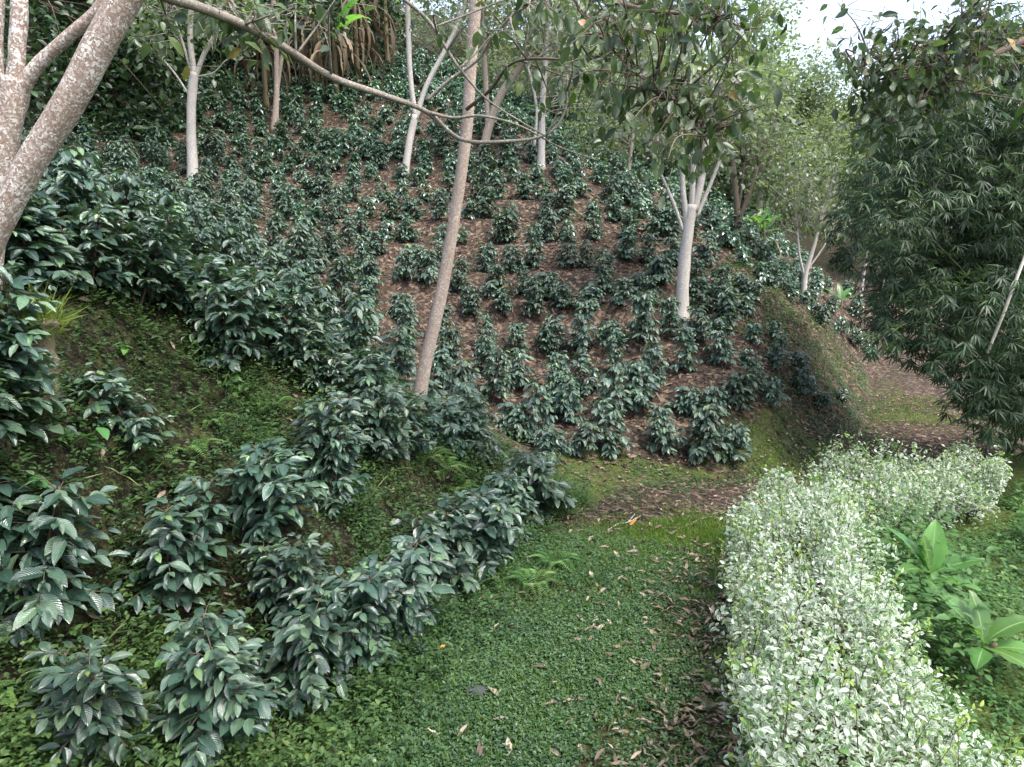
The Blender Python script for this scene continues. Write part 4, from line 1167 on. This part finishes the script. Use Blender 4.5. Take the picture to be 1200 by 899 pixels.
# bright short grass
x, y, z = region(70000, .4, 3.2, 5.4, 8.4, lambda x, y: np.clip(sum(blob(x, y, p, .6) for p in PB[:3]) * (.35 + 1.1 * sstep(.36, .60, fbm(x * 2.4, y * 2.4 + 11, 4))), 0, 1) * .9)
k = len(x); mb = MB(); mb.leaves(T_BLADE, np.stack([x, y, z - .005], -1), UP + rand_dir(k) * .7, rand_dir(k), rng.uniform(.03, .075, k), rng.random(k), np.full(k, 1.6))
x, y, z = region(40000, -1.6, 2.6, 2.4, 7.4, lambda x, y: dens_path(x, y) * sstep(.42, .62, fbm(x * 1.1 + 60, y * 1.1, 4)) * .9)
k = len(x); mb.leaves(T_BLADE, np.stack([x, y, z - .005], -1), UP + rand_dir(k) * .8, rand_dir(k), rng.uniform(.05, .11, k), rng.random(k) * .7, np.full(k, 1.3))
x, y, z = region(14000, 6.5, 10.5, 10.5, 17, lambda x, y: np.clip(sum(blob(x, y, p, .8) for p in PF if p is not None), 0, 1) * .9)
k = len(x); mb.leaves(T_BLADE, np.stack([x, y, z - .005], -1), UP + rand_dir(k) * .7, rand_dir(k), rng.uniform(.04, .10, k), rng.random(k), np.full(k, 1.8))
tag(link('short_grass', mb.mesh('short_grass', M['grass'])), 'short bright green grass patches on the path', 'grass', kind='stuff')


# moss and small herbs on the slope's foot and the mossy corner
def dens_moss(x, y):
    d, s = pathd(x, y)
    left = s > 0
    foot = left * (x > -.2) * (y > 7.0) * sstep(.35, .8, d) * sstep(2.2, 1.2, d)
    return foot * sstep(.42, .6, fbm(x * 2.2, y * 2.2 + 2, 4)) * (y < 17)


x, y, z = region(52000, -.5, 9.5, 6.8, 17, dens_moss)
mb = MB(); mb.leaves(*sprigs(x, y, z, 3, .03, .030, T_TINY, .03))
x, y, z = region(15000, 4.2, 9.5, 10.5, 19, lambda x, y: (side(x, y)[0] > .9) * (side(x, y)[0] < 4.2) * sstep(.44, .6, fbm(x * 1.7, y * 1.7 + 5, 4)))
mb.leaves(*sprigs(x, y, z, 3, .05, .045, T_TINY, .04))
tag(link('moss', mb.mesh('moss', M['weed'])), 'patchy moss and tiny herbs on the earth corner and slope foot', 'moss', kind='stuff')


# right-hand undergrowth beyond the hedge
def dens_right(x, y):
    d, s = pathd(x, y)
    dh, sh = seg_dist(x, y, HEDGE + HEDGE2[1:] + HEDGE3)
    return (sh < 0) * sstep(.40, .6, dh) * (.55 + .45 * sstep(.4, .55, fbm(x * 1.2, y * 1.2, 3)))


x, y, z = region(15000, 1.8, 11.5, 2.0, 10.5, dens_right)
mb = MB()
hv = sstep(.35, .65, fbm(x * .8 + 3, y * .8, 3))
for lo_, hi_, hg_, sz_ in ((-1, .35, .10, .045), (.35, .7, .24, .055), (.7, 2, .46, .075)):
    m_ = (hv > lo_) & (hv <= hi_)
    mb.leaves(*sprigs(x[m_], y[m_], z[m_], 8, hg_, sz_, T_SMALL, .14))
x, y, z = region(16000, 1.8, 11.5, 2.0, 10.5, dens_right)
mb.leaves(*sprigs(x, y, z, 8, .10, .036, T_TINY, .08))
tag(link('undergrowth', mb.mesh('undergrowth', M['rgrass'])), 'soft green leafy undergrowth on the ground right of the hedge', 'undergrowth', kind='stuff')

# fallen leaves
mb = MB()


def litter(n, x0, x1, y0, y1, dens, lo, hi, dark=0, lift=.012):
    x, y, z = region(n, x0, x1, y0, y1, dens); k = len(x)
    nr = normal_at(x, y)
    d = np.stack([rng.normal(size=k), rng.normal(size=k), rng.normal(0, .15, k)], -1); d = d - nr * (d * nr).sum(-1, keepdims=True) * .85
    mb.leaves(T_DEAD, np.stack([x, y, z], -1) + nr * lift, d, nr + rand_dir(k) * .45, rng.uniform(lo, hi, k), np.clip(rng.beta(2, 2.2, k) - dark, 0, 1), rng.uniform(.6, 1.15, k))


litter(26000, -11, 6.5, 9.0, 27, lambda x, y: sstep(1.0, 2.0, side(x, y)[0]) * (.25 + .75 * sstep(.42, .6, fbm(x * .9, y * .9, 3))), .06, .14, .17)
litter(2600, .2, 2.2, 2.6, 6.8, lambda x, y: sstep(-.15, -.95, side(x, y)[0]) * (side(x, y)[1] < 1.5), .035, .11, -.02, .025)
litter(900, -1.4, 1.8, 2.6, 7.2, lambda x, y: (side(x, y)[1] < 1.2) * (.3 + .7 * sstep(.6, -.6, side(x, y)[0])), .03, .115, -.08, .04)
litter(380, -4.5, .5, 2.4, 8.2, lambda x, y: (side(x, y)[0] > 1.0) * .7, .06, .14, 0)
litter(2600, -.5, 5, 7.0, 10, lambda x, y: (side(x, y)[0] > -.6) * (side(x, y)[0] < 1.8) * .55, .04, .10, 0)
litter(4200, 4.2, 9.5, 10.5, 19, lambda x, y: (side(x, y)[0] > .9) * (side(x, y)[0] < 4.2), .05, .12, .10)
litter(9000, 3.5, 10, 9, 17, lambda x, y: (side(x, y)[1] < 1.3) * (.25 + .75 * blob(x, y, (6.6, 11.3), 1.6)), .04, .11, -.12)
tag(link('leaf_litter', mb.mesh('leaf_litter', M['dead'])), 'dry brown fallen leaves strewn over the soil and path', 'fallen leaves', kind='stuff')

# ------------------------------------------------------------------ single small things
def weed(label, u, v, n, hgt, size, spread=.16):
    b_ = hit(u, v); t = thing('broad_leaved_weed', label, 'weed', b_, 'broad-leaved weeds on the bank')
    st = MB(); fo = MB(); P = []; D = []
    for k in range(max(2, n // 4)):
        a = rng.uniform(0, 2 * PI); tip = np.array([math.cos(a) * spread, math.sin(a) * spread, hgt * rng.uniform(.7, 1.1)])
        st.add(*tube([(0, 0, -.05), tip * .5 + UP * .04, tip], .005, .002, 5, 6))
        for q in range(4):
            aa = a + q * PI / 2 + rng.normal(0, .3); P.append(tip * (.55 + .15 * q)); D.append((math.cos(aa), math.sin(aa), -.15))
    fo.leaves(T_BROAD_FINE, np.array(P), np.array(D), UP + rand_dir(len(P)) * .3, size * rng.uniform(.65, 1.15, len(P)), rng.random(len(P)))
    link('stem', st.mesh('weed_stem', M['weed_big']), t); link('foliage', fo.mesh('weed_leaves', M['weed_big']), t)


weed('broad pale green weed below the mossy stump', 88, 545, 12, .24, .15)
weed('broad-leaved weed hanging under the stump-side coffee bush', 62, 575, 8, .20, .13)
weed('light green weed at the lower left corner of the bank', 25, 850, 12, .22, .13)
weed('small bright weed in the middle of the bank below the earth scar', 210, 740, 6, .14, .10)
weed('bright green weed beside the bare earth scar', 262, 470, 8, .18, .10)
weed('leafy weed on the bank just above the earth scar', 150, 415, 8, .16, .10)
weed('bright leaves poking up among the coffee at the left', 170, 335, 6, .42, .13)
weed('weed tuft at the bottom edge near the left coffee bushes', 160, 800, 8, .14, .09)
weed('weed between two coffee bushes at the foot of the bank', 410, 690, 6, .14, .09)


def fern(label, u, v, n, L):
    b_ = hit(u, v); t = thing('fern', label, 'fern', b_, 'ferns on the bank')
    a0 = rng.uniform(0, 2 * PI)
    for k in range(n):
        a = a0 + k * 2 * PI / n + rng.normal(0, .2); l = L * rng.uniform(.75, 1.15)
        o_ = np.array([math.cos(a), math.sin(a), 0])
        P = spline([np.zeros(3), o_ * l * .45 + UP * l * .42, o_ * l + UP * l * .25], 18)
        mb = MB(); mb.add(*tube([P[0], P[9], P[17]], .003, .001, 4, 10))
        T = unit(np.gradient(P, axis=0)); sd = np.array([-o_[1], o_[0], 0])
        for s in (-1, 1):
            q = P[3:]; f = np.linspace(1, .1, len(q)) ** .7
            d = sd * s + T[3:] * .45
            mb.leaves(T_TINY, q, d, np.tile(UP, (len(q), 1)) + rand_dir(len(q)) * .15, l * .30 * f + .01, np.full(len(q), rng.random()), np.full(len(q), .38))
        link('frond', mb.mesh('fern_frond', M['fern']), t)


for lab, u, v, n, L in [('fern with pale fronds on the bank right of the earth scar', 318, 482, 6, .26), ('dark fern below the bare earth scar', 225, 535, 5, .26), ('small fern beside the weedy bank near the earth scar', 250, 500, 5, .22),
                        ('feathery fern under the foot of the tall tan trunk', 515, 560, 8, .34), ('bright fern on the grassy bank below the tall trunk', 535, 580, 8, .34), ('fern at the top of the grassy bank by the tall trunk', 500, 545, 7, .30), ('low fern between coffee bushes mid bank', 305, 520, 6, .24),
                        ('fern at the path edge beyond the last lower coffee bush', 650, 665, 8, .26), ('fern spreading onto the path near the lower coffee row', 625, 690, 8, .26)]:
    fern(lab, u, v, n, L)

# mossy stump
sb = hit(45, 440)
t_ = thing('tree_stump', 'mossy broken stump with a tuft of grass on the left bank', 'stump', sb)
mb = MB(); mb.add(*tube([(0, 0, -.15), (.03, 0, .15), (.09, -.02, .36)], .10, .075, 12, 14, .16, .5)); link('trunk', mb.mesh('stump_wood', M['stump']), t_)
mb = MB(); k = 420; a = rng.uniform(0, 2 * PI, k); r_ = .16 * rng.random(k) ** .5
mb.leaves(T_BLADE, np.stack([.0 + np.cos(a) * r_, np.sin(a) * r_, .33 + rng.uniform(-.12, .05, k)], -1), UP + rand_dir(k) * 1.0, rand_dir(k), rng.uniform(.10, .24, k), rng.uniform(.3, 1, k), np.full(k, 1.0))
link('grass_tuft', mb.mesh('stump_tuft', M['grass']), t_)
# stick, stone, orange leaf
s_ = [hit(u, v) + UP * .02 for u, v in ((712, 624), (724, 616), (736, 614), (751, 606))]
t_ = MB(); t_.add(*tube(s_, .008, .005, 6, 14, .12)); t_.add(*tube([s_[2], s_[2] + np.array([.10, .16, .03])], .006, .003, 5, 5)); o_ = link('fallen_stick', t_.mesh('fallen_stick', M['bark_pale'], s_[0]), None, Vector(s_[0])); tag(o_, 'pale dry stick lying on the brown earth beyond the path grass', 'stick')
s_ = [hit(u, v) + UP * .02 for u, v in ((795, 622), (830, 608), (862, 612), (900, 600))]
t_ = MB(); t_.add(*tube(s_, .010, .006, 6, 14, .12)); o_ = link('fallen_stick', t_.mesh('fallen_stick', M['bark_grey'], s_[0]), None, Vector(s_[0])); tag(o_, 'long thin grey stick lying behind the bright grass patch', 'stick')
s_ = [hit(u, v) + UP * .05 for u, v in ((437, 287), (447, 278), (458, 268))]
t_ = MB(); t_.add(*tube(s_, .016, .010, 6, 12, .12)); o_ = link('fallen_stick', t_.mesh('fallen_stick', M['bark_pale'], s_[0]), None, Vector(s_[0])); tag(o_, 'pale stick lying on bare soil among the upper coffee rows', 'stick')
p_ = hit(557, 817)
bm_ = MB(); th = np.linspace(0, PI, 9); ph = np.linspace(0, 2 * PI, 15)[:-1]
V = np.array([(.085 * math.sin(a) * math.cos(b) * (1 + .15 * math.sin(3 * b)), .06 * math.sin(a) * math.sin(b), .045 * math.cos(a) * (1 + .1 * math.sin(2 * b))) for a in th for b in ph])
Fc = np.array([(i * 14 + j, i * 14 + (j + 1) % 14, (i + 1) * 14 + (j + 1) % 14, (i + 1) * 14 + j) for i in range(8) for j in range(14)])
bm_.add(V, Fc); o_ = link('stone', bm_.mesh('stone', M['stone']), None, Vector(p_ + UP * .03)); tag(o_, 'dark flat stone half buried in the path ground cover', 'stone')
for lab, u, v, mt in [('orange fallen leaf beside the pale stick', 738, 620, 'orange'), ('small orange leaf on the near path ground cover', 509, 773, 'orange'), ('white petal on the weedy bank below the stump', 119, 456, 'petal'), ('whitish curled leaf in the undergrowth by the small banana sprout', 1126, 795, 'petal')]:
    p_ = hit(u, v); b_ = MB(); b_.leaves(T_DEAD, np.array([[0, 0, .04]]), np.array([[.7, .6, .2]]), np.array([[.1, -.3, 1]]), np.array([.11 if mt == 'orange' else .07]), np.array([.5]))
    o_ = link('fallen_leaf', b_.mesh('fallen_leaf', M[mt]), None, Vector(p_)); tag(o_, lab, 'leaf')


# ------------------------------------------------------------------ light
SUN_EL, SUN_AZ = math.radians(60), math.radians(125)
w = bpy.data.worlds.new('World'); scene.world = w; w.use_nodes = True
t = w.node_tree; t.nodes.clear()
sky = nd(t, 'ShaderNodeTexSky'); sky.sky_type = 'NISHITA'; sky.sun_disc = False
sky.sun_elevation = SUN_EL; sky.sun_rotation = SUN_AZ; sky.air_density = 1.0; sky.dust_density = 4.0; sky.ozone_density = 1.0
hs = nd(t, 'ShaderNodeHueSaturation', inp={'Saturation': .8}); t.links.new(sky.outputs[0], hs.inputs['Color'])
bg = nd(t, 'ShaderNodeBackground', inp={'Strength': .15}); t.links.new(hs.outputs[0], bg.inputs[0])
o = nd(t, 'ShaderNodeOutputWorld'); t.links.new(bg.outputs[0], o.inputs[0])
sl = bpy.data.lights.new('sun', 'SUN'); sl.energy = 1.2; sl.angle = math.radians(14); sl.color = (1, .985, .955)
so = bpy.data.objects.new('sun', sl); COL.objects.link(so)
# sun_rotation is measured clockwise from +Y
sd = Vector((math.sin(SUN_AZ) * math.cos(SUN_EL), math.cos(SUN_AZ) * math.cos(SUN_EL), math.sin(SUN_EL)))
so.rotation_euler = sd.to_track_quat('Z', 'Y').to_euler()
so.location = (10, -5, 30)
vs = scene.view_settings
vs.view_transform = 'Standard'; vs.look = 'None'; vs.gamma = 1; vs.exposure = EXPOSURE
c = scene.cycles
c.max_bounces = 6; c.diffuse_bounces = 3; c.glossy_bounces = 2; c.transmission_bounces = 3; c.transparent_max_bounces = 4
c.use_denoising = True
c.caustics_reflective = False; c.caustics_refractive = False
